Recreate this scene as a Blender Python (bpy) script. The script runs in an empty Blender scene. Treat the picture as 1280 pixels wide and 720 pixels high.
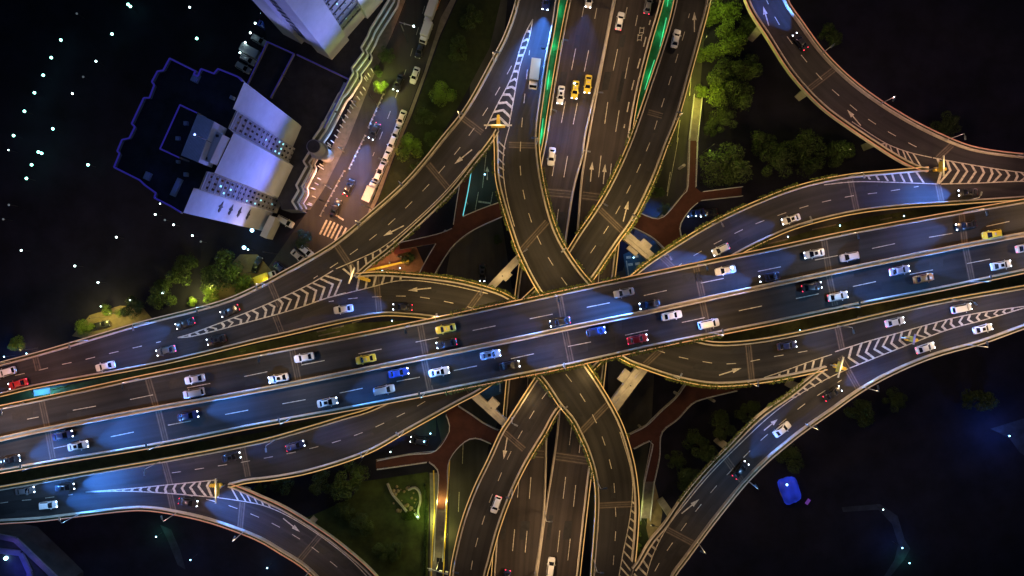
import bpy, bmesh, math, random
from mathutils import Vector, Matrix, noise
R = math.radians
random.seed(7)

# ------------------------------------------------------------------ camera, sky, moon, exposure
FPX, CAMZ = 853.0, 185.0
sc = bpy.context.scene
cd = bpy.data.cameras.new('camera'); cam = bpy.data.objects.new('camera', cd)
sc.collection.objects.link(cam); sc.camera = cam
cd.sensor_width = 36.0; cd.lens = 36.0 * FPX / 1280.0
cd.clip_start = 1.0; cd.clip_end = 4000.0
cam.location = (0, 0, CAMZ); cam.rotation_euler = (0, 0, 0)
w = bpy.data.worlds.new('World'); sc.world = w; w.use_nodes = True
nt = w.node_tree
sky = nt.nodes.new('ShaderNodeTexSky'); sky.sky_type = 'NISHITA'; sky.sun_disc = False
sky.sun_elevation = R(38); sky.sun_rotation = R(300); sky.ozone_density = 9.0; sky.dust_density = 0.0; sky.air_density = 1.4
bg = nt.nodes['Background']; bg.inputs['Strength'].default_value = 0.0120
nt.links.new(sky.outputs['Color'], bg.inputs['Color'])
sd = bpy.data.lights.new('moon', 'SUN'); sd.energy = 0.02; sd.angle = R(0.5); sd.color = (0.75, 0.82, 1.0)
so = bpy.data.objects.new('moon', sd); sc.collection.objects.link(so)
so.rotation_euler = (R(52), 0, R(60))
sc.view_settings.view_transform = 'Standard'; sc.view_settings.look = 'None'
sc.view_settings.exposure = 0.12; sc.view_settings.gamma = 1.0
sc.view_settings.use_curve_mapping = False
sc.render.engine = 'CYCLES'
try:
    sc.cycles.use_denoising = True
    sc.cycles.denoiser = 'OPENIMAGEDENOISE'
    sc.cycles.denoising_prefilter = 'ACCURATE'
except Exception: pass
sc.cycles.max_bounces = 4; sc.cycles.diffuse_bounces = 2; sc.cycles.glossy_bounces = 2
sc.cycles.transmission_bounces = 2; sc.cycles.sample_clamp_indirect = 4.0
sc.cycles.caustics_reflective = False; sc.cycles.caustics_refractive = False

# ------------------------------------------------------------------ helpers
def P(px, py, z=0.0):
    """a place measured in the photograph (1280x720 px) at a real height z"""
    d = (CAMZ - z) / FPX
    return Vector(((px - 640.0) * d, (360.0 - py) * d, z))

def link(o): sc.collection.objects.link(o)
def tag(o, label=None, cat=None, group=None, kind=None):
    if label: o['label'] = label
    if cat: o['category'] = cat
    if group: o['group'] = group
    if kind: o['kind'] = kind
    return o
def empty(name, loc=(0, 0, 0), rz=0.0):
    o = bpy.data.objects.new(name, None); link(o); o.location = loc; o.rotation_euler = (0, 0, rz)
    o.empty_display_size = 0.5
    return o

class MB:
    def __init__(s): s.v = []; s.f = []; s.uv = None
    def add(s, vs, fs):
        n = len(s.v); s.v += [tuple(v) for v in vs]; s.f += [tuple(i + n for i in f) for f in fs]
    def quad(s, a, b, c, d): s.add([a, b, c, d], [(0, 1, 2, 3)])
    def box(s, c, sx, sy, sz, rz=0.0):
        """c = centre of the bottom face"""
        co, si = math.cos(rz), math.sin(rz); vs = []
        for z in (0, sz):
            for x, y in ((-1, -1), (1, -1), (1, 1), (-1, 1)):
                x *= sx / 2; y *= sy / 2
                vs.append((c[0] + x * co - y * si, c[1] + x * si + y * co, c[2] + z))
        s.add(vs, [(3, 2, 1, 0), (4, 5, 6, 7), (0, 1, 5, 4), (1, 2, 6, 5), (2, 3, 7, 6), (3, 0, 4, 7)])
    def tube(s, a, b, r0, r1=None, n=8, cap=True):
        a = Vector(a); b = Vector(b); r1 = r0 if r1 is None else r1
        d = (b - a).normalized(); u = d.orthogonal().normalized(); v = d.cross(u); vs = []
        for c, r in ((a, r0), (b, r1)):
            for k in range(n):
                t = 2 * math.pi * k / n; vs.append(c + u * math.cos(t) * r + v * math.sin(t) * r)
        fs = [(k, (k + 1) % n, n + (k + 1) % n, n + k) for k in range(n)]
        if cap: fs += [tuple(range(n - 1, -1, -1)), tuple(range(n, 2 * n))]
        s.add(vs, fs)
    def prism(s, pts, z0, z1):
        n = len(pts); vs = [(p[0], p[1], z0) for p in pts] + [(p[0], p[1], z1) for p in pts]
        fs = [(k, (k + 1) % n, n + (k + 1) % n, n + k) for k in range(n)]
        fs += [tuple(range(n - 1, -1, -1)), tuple(range(n, 2 * n))]
        s.add(vs, fs)
    def ball(s, c, r, n=8, m=5, sq=1.0):
        vs = [(c[0], c[1], c[2] - r * sq)]
        for j in range(1, m):
            t = math.pi * j / m
            for k in range(n):
                a = 2 * math.pi * k / n
                vs.append((c[0] + r * math.sin(t) * math.cos(a), c[1] + r * math.sin(t) * math.sin(a), c[2] - r * sq * math.cos(t)))
        vs.append((c[0], c[1], c[2] + r * sq)); fs = []
        for k in range(n): fs.append((0, 1 + (k + 1) % n, 1 + k))
        for j in range(m - 2):
            for k in range(n):
                a = 1 + j * n + k; b = 1 + j * n + (k + 1) % n; fs.append((a, b, b + n, a + n))
        t = 1 + (m - 2) * n
        for k in range(n): fs.append((t + k, t + (k + 1) % n, len(vs) - 1))
        s.add(vs, fs)
    def mesh(s, name, m, smooth=False):
        me = bpy.data.meshes.new(name); me.from_pydata(s.v, [], s.f); me.update()
        if m is not None: me.materials.append(m)
        if s.uv is not None:
            l = me.uv_layers.new(name='UVMap')
            for i, lp in enumerate(me.loops): l.data[i].uv = s.uv[lp.vertex_index]
        if smooth:
            for p in me.polygons: p.use_smooth = True
        return me
    def build(s, name, m, parent=None, smooth=False):
        o = bpy.data.objects.new(name, s.mesh(name, m, smooth)); link(o)
        if parent is not None: o.parent = parent
        return o

def fix_normals(o):
    bm = bmesh.new(); bm.from_mesh(o.data); bmesh.ops.recalc_face_normals(bm, faces=bm.faces); bm.to_mesh(o.data); bm.free()
    return o

def spline(pts, step=1.6):
    """Catmull-Rom through the points, resampled evenly (metres)"""
    pts = [Vector(p) for p in pts]
    if len(pts) > 2:
        q = [2 * pts[0] - pts[1]] + pts + [2 * pts[-1] - pts[-2]]; d = []
        for i in range(1, len(q) - 2):
            p0, p1, p2, p3 = q[i - 1:i + 3]
            for k in range(10):
                t = k / 10
                d.append(0.5 * ((2 * p1) + (p2 - p0) * t + (2 * p0 - 5 * p1 + 4 * p2 - p3) * t * t + (3 * p1 - p0 - 3 * p2 + p3) * t ** 3))
        d.append(pts[-1])
    else: d = pts
    # light smoothing
    for _ in range(6):
        d = [d[0]] + [(d[i - 1] + d[i] * 2 + d[i + 1]) / 4 for i in range(1, len(d) - 1)] + [d[-1]]
    return d
class Path:
    def __init__(s, pts, sm=True):
        s.p = spline(pts) if sm else [Vector(p) for p in pts]
        s.c = [0.0]
        for i in range(1, len(s.p)): s.c.append(s.c[-1] + (s.p[i] - s.p[i - 1]).length)
        s.len = s.c[-1]
    def at(s, d):
        d = max(0.0, min(s.len, d)); lo, hi = 0, len(s.c) - 1
        while hi - lo > 1:
            m = (lo + hi) // 2
            if s.c[m] <= d: lo = m
            else: hi = m
        seg = s.c[hi] - s.c[lo]
        return s.p[lo].lerp(s.p[hi], (d - s.c[lo]) / seg if seg > 1e-9 else 0)
    def dir(s, d):
        v = s.at(d + 0.6) - s.at(d - 0.6); return v.normalized() if v.length > 1e-9 else Vector((1, 0, 0))
    def nor(s, d):
        t = s.dir(d); return Vector((-t.y, t.x, 0)).normalized()          # to the left of travel
    def near(s, q):
        q = Vector(q); b = min(range(len(s.p)), key=lambda i: (s.p[i] - q).length_squared)
        return s.c[b]
def path(px, z, sm=True): return Path([P(x, y, z) for x, y in px], sm)

# ------------------------------------------------------------------ materials
def nodes(m):
    m.use_nodes = True; t = m.node_tree; return t, t.nodes, t.links, t.nodes['Principled BSDF']
def mat(name, col, rough=0.8, var=0.25, scale=0.6, metal=0.0, emit=None, estr=0.0, bump=0.0, coord='Object', detail=6, spec=0.3):
    m = bpy.data.materials.new(name); t, N, L, b = nodes(m)
    b.inputs['Roughness'].default_value = rough; b.inputs['Metallic'].default_value = metal
    b.inputs['Specular IOR Level'].default_value = spec
    if var > 0:
        tc = N.new('ShaderNodeTexCoord'); n1 = N.new('ShaderNodeTexNoise'); n1.inputs['Scale'].default_value = scale; n1.inputs['Detail'].default_value = detail
        n1.inputs['Roughness'].default_value = 0.65
        L.new(tc.outputs[coord], n1.inputs['Vector'])
        r = N.new('ShaderNodeValToRGB'); r.color_ramp.elements[0].position = 0.3; r.color_ramp.elements[1].position = 0.72
        r.color_ramp.elements[0].color = (*[c * (1 - var) for c in col], 1); r.color_ramp.elements[1].color = (*[min(1, c * (1 + var)) for c in col], 1)
        L.new(n1.outputs['Fac'], r.inputs['Fac']); L.new(r.outputs['Color'], b.inputs['Base Color'])
        if bump:
            bp = N.new('ShaderNodeBump'); bp.inputs['Strength'].default_value = bump; bp.inputs['Distance'].default_value = 0.05
            L.new(n1.outputs['Fac'], bp.inputs['Height']); L.new(bp.outputs['Normal'], b.inputs['Normal'])
    else: b.inputs['Base Color'].default_value = (*col, 1)
    if emit: b.inputs['Emission Color'].default_value = (*emit, 1); b.inputs['Emission Strength'].default_value = estr
    return m
def asphalt(name, col, streak=0.36):
    """worn asphalt: streaks of tyre wear along the road (uv = metres across, along), patches and grain"""
    m = bpy.data.materials.new(name); t, N, L, b = nodes(m)
    uv = N.new('ShaderNodeUVMap'); mp = N.new('ShaderNodeMapping'); mp.inputs['Scale'].default_value = (0.75, 0.018, 1)
    n1 = N.new('ShaderNodeTexNoise'); n1.inputs['Scale'].default_value = 1.0; n1.inputs['Detail'].default_value = 4
    L.new(uv.outputs['UV'], mp.inputs['Vector']); L.new(mp.outputs['Vector'], n1.inputs['Vector'])
    tc = N.new('ShaderNodeTexCoord'); n2 = N.new('ShaderNodeTexNoise'); n2.inputs['Scale'].default_value = 0.09; n2.inputs['Detail'].default_value = 5
    L.new(tc.outputs['Object'], n2.inputs['Vector'])
    n3 = N.new('ShaderNodeTexNoise'); n3.inputs['Scale'].default_value = 5.0; n3.inputs['Detail'].default_value = 8; L.new(tc.outputs['Object'], n3.inputs['Vector'])
    def mr(src, a, bb):
        x = N.new('ShaderNodeMapRange'); x.inputs['From Min'].default_value = 0.3; x.inputs['From Max'].default_value = 0.7
        x.inputs['To Min'].default_value = a; x.inputs['To Max'].default_value = bb; L.new(src, x.inputs['Value']); return x.outputs['Result']
    def mul(a, c):
        x = N.new('ShaderNodeMath'); x.operation = 'MULTIPLY'; L.new(a, x.inputs[0]); L.new(c, x.inputs[1]); return x.outputs[0]
    f = mul(mul(mr(n1.outputs['Fac'], 1 - streak, 1 + streak), mr(n2.outputs['Fac'], 0.66, 1.34)), mr(n3.outputs['Fac'], 0.88, 1.12))
    vm = N.new('ShaderNodeVectorMath'); vm.operation = 'SCALE'; vm.inputs[0].default_value = col; L.new(f, vm.inputs['Scale'])
    L.new(vm.outputs['Vector'], b.inputs['Base Color']); b.inputs['Roughness'].default_value = 0.72; b.inputs['Specular IOR Level'].default_value = 0.25
    return m
def emis(name, col, s):
    m = bpy.data.materials.new(name); t, N, L, b = nodes(m)
    b.inputs['Base Color'].default_value = (*[c * 0.5 for c in col], 1)
    b.inputs['Emission Color'].default_value = (*col, 1); b.inputs['Emission Strength'].default_value = s
    return m
M = dict(
    asphalt=asphalt('viaduct asphalt', (0.0275, 0.0255, 0.026)),
    asphalt_low=asphalt('expressway asphalt', (0.036, 0.029, 0.027), 0.38),
    street=asphalt('street asphalt', (0.045, 0.042, 0.041), 0.15),
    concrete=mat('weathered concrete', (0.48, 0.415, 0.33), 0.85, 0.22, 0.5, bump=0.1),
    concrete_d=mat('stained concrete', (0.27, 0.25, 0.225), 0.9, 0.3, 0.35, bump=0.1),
    tar=mat('fresh tar patch', (0.021, 0.020, 0.021), 0.6, 0.3, 0.8),
    dimpath=mat('dark path', (0.035, 0.04, 0.06), 0.9, 0.5, 0.3),
    soil=mat('planter soil', (0.05, 0.05, 0.02), 0.95, 0.4, 2.0),
    patch=mat('resurfaced patch', (0.055, 0.045, 0.038), 0.8, 0.3, 1.0),
    joint=mat('joint concrete', (0.13, 0.105, 0.085), 0.8, 0.3, 1.2),
    paint=mat('worn road paint', (0.50, 0.455, 0.365), 0.7, 0.5, 1.8),
    paint_y=mat('yellow paint', (0.75, 0.5, 0.06), 0.6, 0.2, 1.5),
    ground=mat('dark soil and grass', (0.011, 0.010, 0.022), 0.95, 0.5, 0.12, bump=0.3),  # blue night tone put into the soil colour
    lawn=mat('mown lawn', (0.036, 0.05, 0.012), 0.95, 0.55, 0.25, bump=0.4),
    grass=mat('lawn grass', (0.017, 0.024, 0.008), 0.95, 0.35, 0.7, bump=0.4),
    verge=mat('verge grass', (0.05, 0.055, 0.018), 0.95, 0.5, 0.4, bump=0.4),
    paving=mat('paving', (0.17, 0.15, 0.13), 0.85, 0.25, 0.8),
    sand=mat('bare sandy ground', (0.20, 0.15, 0.08), 0.95, 0.3, 0.5),
    red=mat('red walkway surface', (0.062, 0.021, 0.016), 0.8, 0.25, 0.5),
    rail=mat('pale painted rail', (0.42, 0.42, 0.46), 0.5, 0.1, 2.0),
    steel=mat('galvanised steel', (0.42, 0.42, 0.42), 0.45, 0.15, 3.0, metal=0.6),
    darkm=mat('dark metal', (0.05, 0.05, 0.055), 0.5, 0.2, 3.0, metal=0.3),
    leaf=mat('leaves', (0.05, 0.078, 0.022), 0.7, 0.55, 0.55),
    leaf_b=mat('bright leaves', (0.10, 0.155, 0.022), 0.7, 0.5, 0.6),  # lighter copy of leaves; lamplight on lit trees put into the colour
    hedge=mat('planter leaves', (0.10, 0.125, 0.02), 0.8, 0.5, 1.4),
    bark=mat('bark', (0.06, 0.045, 0.03), 0.95, 0.3, 3.0),
    wallb=mat('pale rendered facade', (0.58, 0.57, 0.62), 0.8, 0.10, 0.35),
    wallb2=mat('panel facade', (0.30, 0.29, 0.33), 0.8, 0.12, 0.5),
    walld=mat('dark facade', (0.10, 0.10, 0.11), 0.8, 0.2, 0.5),
    roofd=mat('dark roof felt', (0.035, 0.035, 0.045), 0.9, 0.4, 0.3),
    ribbed=mat('ribbed roof sheet', (0.42, 0.45, 0.55), 0.5, 0.1, 1.0),
    wing=mat('window glass', (0.02, 0.022, 0.035), 0.15, 0.0),
    tyre=mat('tyre rubber', (0.015, 0.015, 0.015), 0.9, 0.2, 3.0),
    rim=mat('alloy rim', (0.45, 0.45, 0.45), 0.35, 0.1, 3.0, metal=0.8),
    cglass=mat('car glass', (0.012, 0.012, 0.016), 0.08, 0.0, spec=0.6),
    blue=mat('blue road paint', (0.03, 0.07, 0.11), 0.7, 0.3, 0.8),
    green=mat('green median netting', (0.03, 0.26, 0.14), 0.8, 0.3, 0.7),  # green light on the strip put partly into its base colour
    skin=mat('skin', (0.45, 0.3, 0.22), 0.6, 0.1, 3.0),
    e_head=emis('headlamp lens', (0.75, 0.85, 1.0), 12), e_tail=emis('tail lamp lens', (1.0, 0.03, 0.08), 5.0),
    e_dim=emis('unlit lamp lens', (0.6, 0.6, 0.62), 0.12), e_taild=emis('unlit tail lens', (0.4, 0.01, 0.01), 0.08),  # switched-off lenses given a faint glow of their own
    e_warm=emis('warm lamp lens', (1.0, 0.78, 0.52), 9), e_cyan=emis('cyan garden lamp', (0.30, 1.0, 0.80), 9), e_white=emis('white garden lamp', (0.7, 1.0, 1.0), 8),
    e_bluew=emis('blue white lamp', (0.35, 0.75, 1.0), 9), e_blue=emis('blue led strip', (0.06, 0.045, 0.62), 0.22), e_green=emis('green led tube', (0.08, 1.0, 0.45), 0.55),
    e_yel=emis('yellow green lamp', (0.75, 0.85, 0.15), 0.15), e_teal=emis('teal led strip', (0.15, 0.75, 0.85), 0.9), led_gold=emis('gold edge light', (1.0, .60, .20), .46), led_amber=emis('amber edge light', (1.0, .50, .20), .5), led_pale=emis('pale edge light', (.8, .62, .45), .2), led_rose=emis('rose edge light', (1.0, .42, .28), .2), e_dome=emis('blue glowing membrane', (0.02, 0.05, 0.75), 0.32),
    e_win=emis('lit window', (0.35, 0.85, 1.0), 1.3), e_ledw=emis('pale led cornice', (0.45, 0.5, 0.62), 0.22), e_purple=emis('violet led strip', (0.25, 0.08, 0.55), 0.3),
)
t_, N_, L_, b_ = nodes(M['e_dome']); n_ = N_.new('ShaderNodeTexNoise'); n_.inputs['Scale'].default_value = .8; c_ = N_.new('ShaderNodeTexCoord'); L_.new(c_.outputs['Object'], n_.inputs['Vector'])
m_ = N_.new('ShaderNodeMapRange'); m_.inputs['From Min'].default_value = .3; m_.inputs['From Max'].default_value = .7; m_.inputs['To Min'].default_value = .12; m_.inputs['To Max'].default_value = .6; L_.new(n_.outputs['Fac'], m_.inputs['Value']); L_.new(m_.outputs['Result'], b_.inputs['Emission Strength'])
for k_ in ('led_gold', 'led_amber', 'led_pale', 'led_rose'):
    try: M[k_].cycles.emission_sampling = 'NONE'
    except Exception: pass
def street_light_data(name, watt, col):
    """wide road luminaire: light thrown sideways as a real lantern does, nothing above the horizontal"""
    l = bpy.data.lights.new(name, 'POINT'); l.energy = watt; l.color = col; l.shadow_soft_size = 0.25
    l.use_nodes = True; t = l.node_tree; N = t.nodes; L = t.links
    em = N.get('Emission'); g = N.new('ShaderNodeNewGeometry'); sp = N.new('ShaderNodeSeparateXYZ'); L.new(g.outputs['Incoming'], sp.inputs[0])
    ab = N.new('ShaderNodeMath'); ab.operation = 'MULTIPLY'; ab.inputs[1].default_value = -1.0; L.new(sp.outputs['Z'], ab.inputs[0])
    mx = N.new('ShaderNodeMath'); mx.operation = 'MAXIMUM'; mx.inputs[1].default_value = 0.40; L.new(ab.outputs[0], mx.inputs[0])
    pw = N.new('ShaderNodeMath'); pw.operation = 'POWER'; pw.inputs[1].default_value = -2.4; L.new(mx.outputs[0], pw.inputs[0])
    cut = N.new('ShaderNodeMapRange'); cut.inputs['From Min'].default_value = 0.30; cut.inputs['From Max'].default_value = 0.52; L.new(ab.outputs[0], cut.inputs['Value'])
    mu = N.new('ShaderNodeMath'); mu.operation = 'MULTIPLY'; L.new(pw.outputs[0], mu.inputs[0]); L.new(cut.outputs['Result'], mu.inputs[1])
    L.new(mu.outputs[0], em.inputs['Strength'])
    return l
LAMP_W = 1560.0
LD = dict(warm=street_light_data('warm lantern', LAMP_W, (1.0, 0.65, 0.33)), amber=street_light_data('amber lantern', LAMP_W, (1.0, 0.54, 0.27)),
          cool=street_light_data('cool lantern', LAMP_W * 0.95, (0.26, 0.54, 1.0)), gold=street_light_data('gold lantern', LAMP_W * 1.05, (1.0, 0.66, 0.26)), orange=street_light_data('orange lantern', LAMP_W, (1.0, 0.45, 0.20)), pink=street_light_data('pink lantern', LAMP_W * 0.8, (1.0, 0.52, 0.52)))
def lamp_obj(name, kind, loc, watt, col, parent=None, size=0.2, aim=None, cone=100, blend=0.6):
    l = bpy.data.lights.new(name, kind); l.energy = watt; l.color = col
    if kind in ('POINT', 'SPOT'): l.shadow_soft_size = size
    if kind == 'SPOT': l.spot_size = R(cone); l.spot_blend = blend
    o = bpy.data.objects.new(name, l); link(o); o.location = loc
    if aim is not None: o.rotation_euler = (Vector(aim) - Vector(loc)).to_track_quat('-Z', 'Y').to_euler()
    if parent is not None:
        o.parent = parent; o.matrix_parent_inverse = Matrix.Translation(-parent.location)
    return o

# ------------------------------------------------------------------ ground
def poly(px, z, name=None):
    mb = MB(); pts = [P(x, y, z) for x, y in px]
    mb.add(pts, [tuple(range(len(pts)))]); mb.uv = [(p.x, p.y) for p in pts]; return mb
def flat(name, px, z, m, **kw):
    """a paved or planted sheet on the ground"""
    o = poly(px, z).build(name, m)
    bm = bmesh.new(); bm.from_mesh(o.data); bmesh.ops.triangulate(bm, faces=bm.faces)
    bmesh.ops.recalc_face_normals(bm, faces=bm.faces)
    if sum(f.normal.z for f in bm.faces) < 0: bmesh.ops.reverse_faces(bm, faces=bm.faces)
    bm.to_mesh(o.data); bm.free(); tag(o, kind='structure', **kw); return o
g = MB(); S = 1500; g.quad((-S, -S, 0), (S, -S, 0), (S, S, 0), (-S, S, 0)); g.build('ground', M['ground'])
sc.objects['ground']['kind'] = 'structure'
flat('street', [(338, 330), (362, 296), (386, 262), (402, 240), (432, 180), (462, 105), (492, 40), (508, 0), (530, -60), (580, -60), (561, 0), (545, 45), (528, 92), (510, 140), (487, 195), (468, 245), (457, 272), (452, 300), (470, 330), (420, 380), (350, 400), (300, 390)], 0.02, M['street'])
flat('street', [(592, -60), (640, -60), (625, 100), (625, 260), (640, 360), (640, 480), (610, 560), (590, 720), (585, 790), (556, 790), (560, 720), (562, 600), (545, 520), (545, 420), (560, 330), (585, 200)], 0.02, M['street'])
flat('street', [(830, -60), (880, -60), (880, 100), (862, 250), (830, 330), (820, 420), (815, 520), (806, 600), (800, 650), (812, 700), (800, 790), (740, 790), (735, 600), (760, 500), (760, 400), (790, 300), (835, 150)], 0.02, M['street'])
flat('street', [(-80, 560), (200, 500), (500, 460), (545, 470), (545, 545), (400, 545), (200, 575), (-80, 640)], 0.016, M['street'])
flat('street', [(640, 361), (740, 350), (900, 300), (1360, 200), (1360, 330), (1000, 400), (815, 440), (765, 450), (640, 478)], 0.012, M['street'])
flat('pavement', [(376, 264), (388, 262), (405, 236), (434, 178), (464, 102), (492, 38), (508, -2), (530, -60), (514, -60), (494, 0), (478, 38), (444, 118), (412, 190), (382, 240)], 0.14, M['paving'])
flat('pavement', [(551, 22), (563, 0), (584, -60), (592, -60), (570, 0), (549, 46), (533, 92), (515, 142), (492, 196), (473, 248), (461, 272), (458, 270), (469, 244), (489, 194), (512, 138), (530, 90)], 0.14, M['paving'])
flat('lawn', [(452, 602), (535, 590), (538, 600), (536, 640), (535, 720), (534, 790), (400, 790), (380, 700), (350, 660), (400, 640), (440, 622)], 0.03, M['lawn'])
flat('footpath', [(537, 591), (549, 591), (547, 640), (544, 790), (536, 790), (538, 640)], 0.035, M['paving'])
flat('verge', [(-80, 500), (60, 486), (220, 454), (330, 428), (440, 404), (520, 400), (560, 402), (320, 455), (180, 486), (0, 526), (-80, 540)], 0.04, M['verge'])
flat('verge', [(860, 345), (940, 315), (1000, 292), (1080, 272), (1200, 254), (1360, 248), (1360, 262), (1200, 276), (1080, 298), (960, 322)], 0.04, M['verge'])
flat('verge', [(860, 425), (960, 402), (1060, 380), (1180, 360), (1360, 335), (1360, 352), (1180, 384), (1060, 404), (960, 428), (905, 434)], 0.04, M['verge'])
flat('verge', [(-80, 602), (60, 585), (200, 560), (330, 540), (470, 505), (520, 492), (500, 520), (380, 548), (260, 572), (110, 598), (-80, 620)], 0.04, M['verge'])
flat('verge', [(585, -60), (640, -60), (612, 60), (575, 130), (545, 180), (500, 235), (470, 268), (474, 248), (494, 196), (517, 142), (535, 92), (552, 44), (572, 0)], 0.03, M['grass'])
flat('verge', [(884, 0), (900, -60), (1000, -60), (960, 100), (880, 230), (866, 232), (872, 150)], 0.03, M['ground'])
flat('verge', [(798, 640), (806, 600), (812, 612), (808, 660), (812, 680), (800, 720), (792, 710)], 0.05, M['grass'])
flat('footpath', [(806, 602), (818, 602), (828, 640), (824, 668), (812, 690), (800, 720), (797, 700), (803, 660)], 0.045, M['sand'])
flat('parking_ground', [(90, 420), (112, 394), (150, 382), (178, 384), (190, 398), (150, 410), (110, 424)], 0.03, M['sand'])
flat('parking_ground', [(262, 380), (268, 352), (300, 318), (322, 318), (345, 345), (320, 362), (292, 380)], 0.03, M['sand'])
flat('parking_ground', [(436, 345), (498, 306), (520, 308), (530, 330), (524, 356), (470, 346)], 0.034, mat('brick forecourt', (0.25, 0.12, 0.07), 0.85, 0.25, 0.8))
flat('bicycle_waiting_area', [(779, 318), (818, 300), (828, 318), (800, 346), (784, 352)], 0.045, M['blue'])
flat('bicycle_waiting_area', [(596, 482), (626, 474), (627, 492), (604, 500)], 0.045, M['blue'])
flat('footpath', [(1054, 640), (1052, 634), (1100, 630), (1122, 645), (1131, 675), (1138, 686), (1130, 700), (1112, 722), (1104, 722), (1118, 700), (1123, 680), (1115, 655), (1098, 637)], 0.02, M['dimpath'])
flat('footpath', [(1238, 536), (1290, 520), (1300, 580), (1275, 566), (1262, 548)], 0.02, M['dimpath'])
flat('footpath', [(200, 656), (214, 662), (226, 690), (232, 712), (222, 706), (210, 676)], 0.02, M['dimpath'])

def markings(name, mbs, parent=None, m=None, **kw):
    o = mbs.build(name, m or M['paint'], parent)
    if parent is None: tag(o, kind='structure', **kw)
    return o
def dashes(mb, px, z, period=5.8, length=2.3, wid=0.16, t0=0.0, solid=False):
    p = path(px, z + 0.006)
    d = t0 - length / 2
    if solid: d = 0; period = length = 1.5
    while d < p.len - 0.3:
        n = 1 if not solid else 1
        a = max(0, d); b = min(p.len, d + length)
        if b - a > 0.3:
            pa, pb = p.at(a), p.at(b); na, nb = p.nor(a) * wid / 2, p.nor(b) * wid / 2
            mb.quad(pa - na, pb - nb, pb + nb, pa + na)
        d += period
def arrow(mb, tail, tip, z):
    a, b = P(*tail, z + 0.006), P(*tip, z + 0.006); d = (b - a); L = d.length; d.normalize(); n = Vector((-d.y, d.x, 0))
    h = b - d * L * 0.4
    mb.quad(a - n * 0.13, h - n * 0.13, h + n * 0.13, a + n * 0.13); mb.add([h - n * 0.55, b, h + n * 0.55], [(0, 1, 2)])
def strip(mb, a, b, wid, tz=None):
    a, b = Vector(a), Vector(b); d = (b - a).normalized(); n = Vector((-d.y, d.x, 0)) * wid / 2; mb.quad(a - n, b - n, b + n, a + n)

# ------------------------------------------------------------------ viaducts
def extrude(p, prof, side, d0=0.0, d1=None, step=1.6):
    """profile [(out, up)] swept along a path; side +1 = out to the left of travel"""
    mb = MB(); d1 = p.len if d1 is None else d1
    n = max(1, int((d1 - d0) / step)); k = len(prof)
    for i in range(n + 1):
        d = d0 + (d1 - d0) * i / n; c = p.at(d); nn = p.nor(d) * side
        for o, h in prof: mb.v.append(tuple(c + nn * o + Vector((0, 0, h))))
    for i in range(n):
        for j in range(k):
            a = i * k + j; b = i * k + (j + 1) % k; f = (a, b, b + k, a + k)
            mb.f.append(f if side < 0 else f[::-1])
    e = tuple(range(k)); mb.f.append(e[::-1] if side < 0 else e); e2 = tuple(n * k + j for j in range(k)); mb.f.append(e2 if side < 0 else e2[::-1])
    return mb
PARAPET = [(-0.45, 0.0), (-0.38, 0.35), (-0.32, 0.95), (-0.10, 0.95), (-0.06, 0.55), (0.44, 0.5), (0.48, 0.72), (0.66, 0.72), (0.7, -0.45), (-0.45, -0.45)]
MEDIAN = [(-0.62, 0.0), (-0.5, 0.8), (-0.34, 0.8), (-0.3, 0.35), (0.3, 0.35), (0.34, 0.8), (0.5, 0.8), (0.62, 0.0), (0.62, -0.2), (-0.62, -0.2)]
THIN = [(-0.28, 0.0), (-0.13, 0.4), (-0.12, 0.9), (0.12, 0.9), (0.13, 0.4), (0.28, 0.0), (0.28, -0.3), (-0.28, -0.3)]
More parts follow.
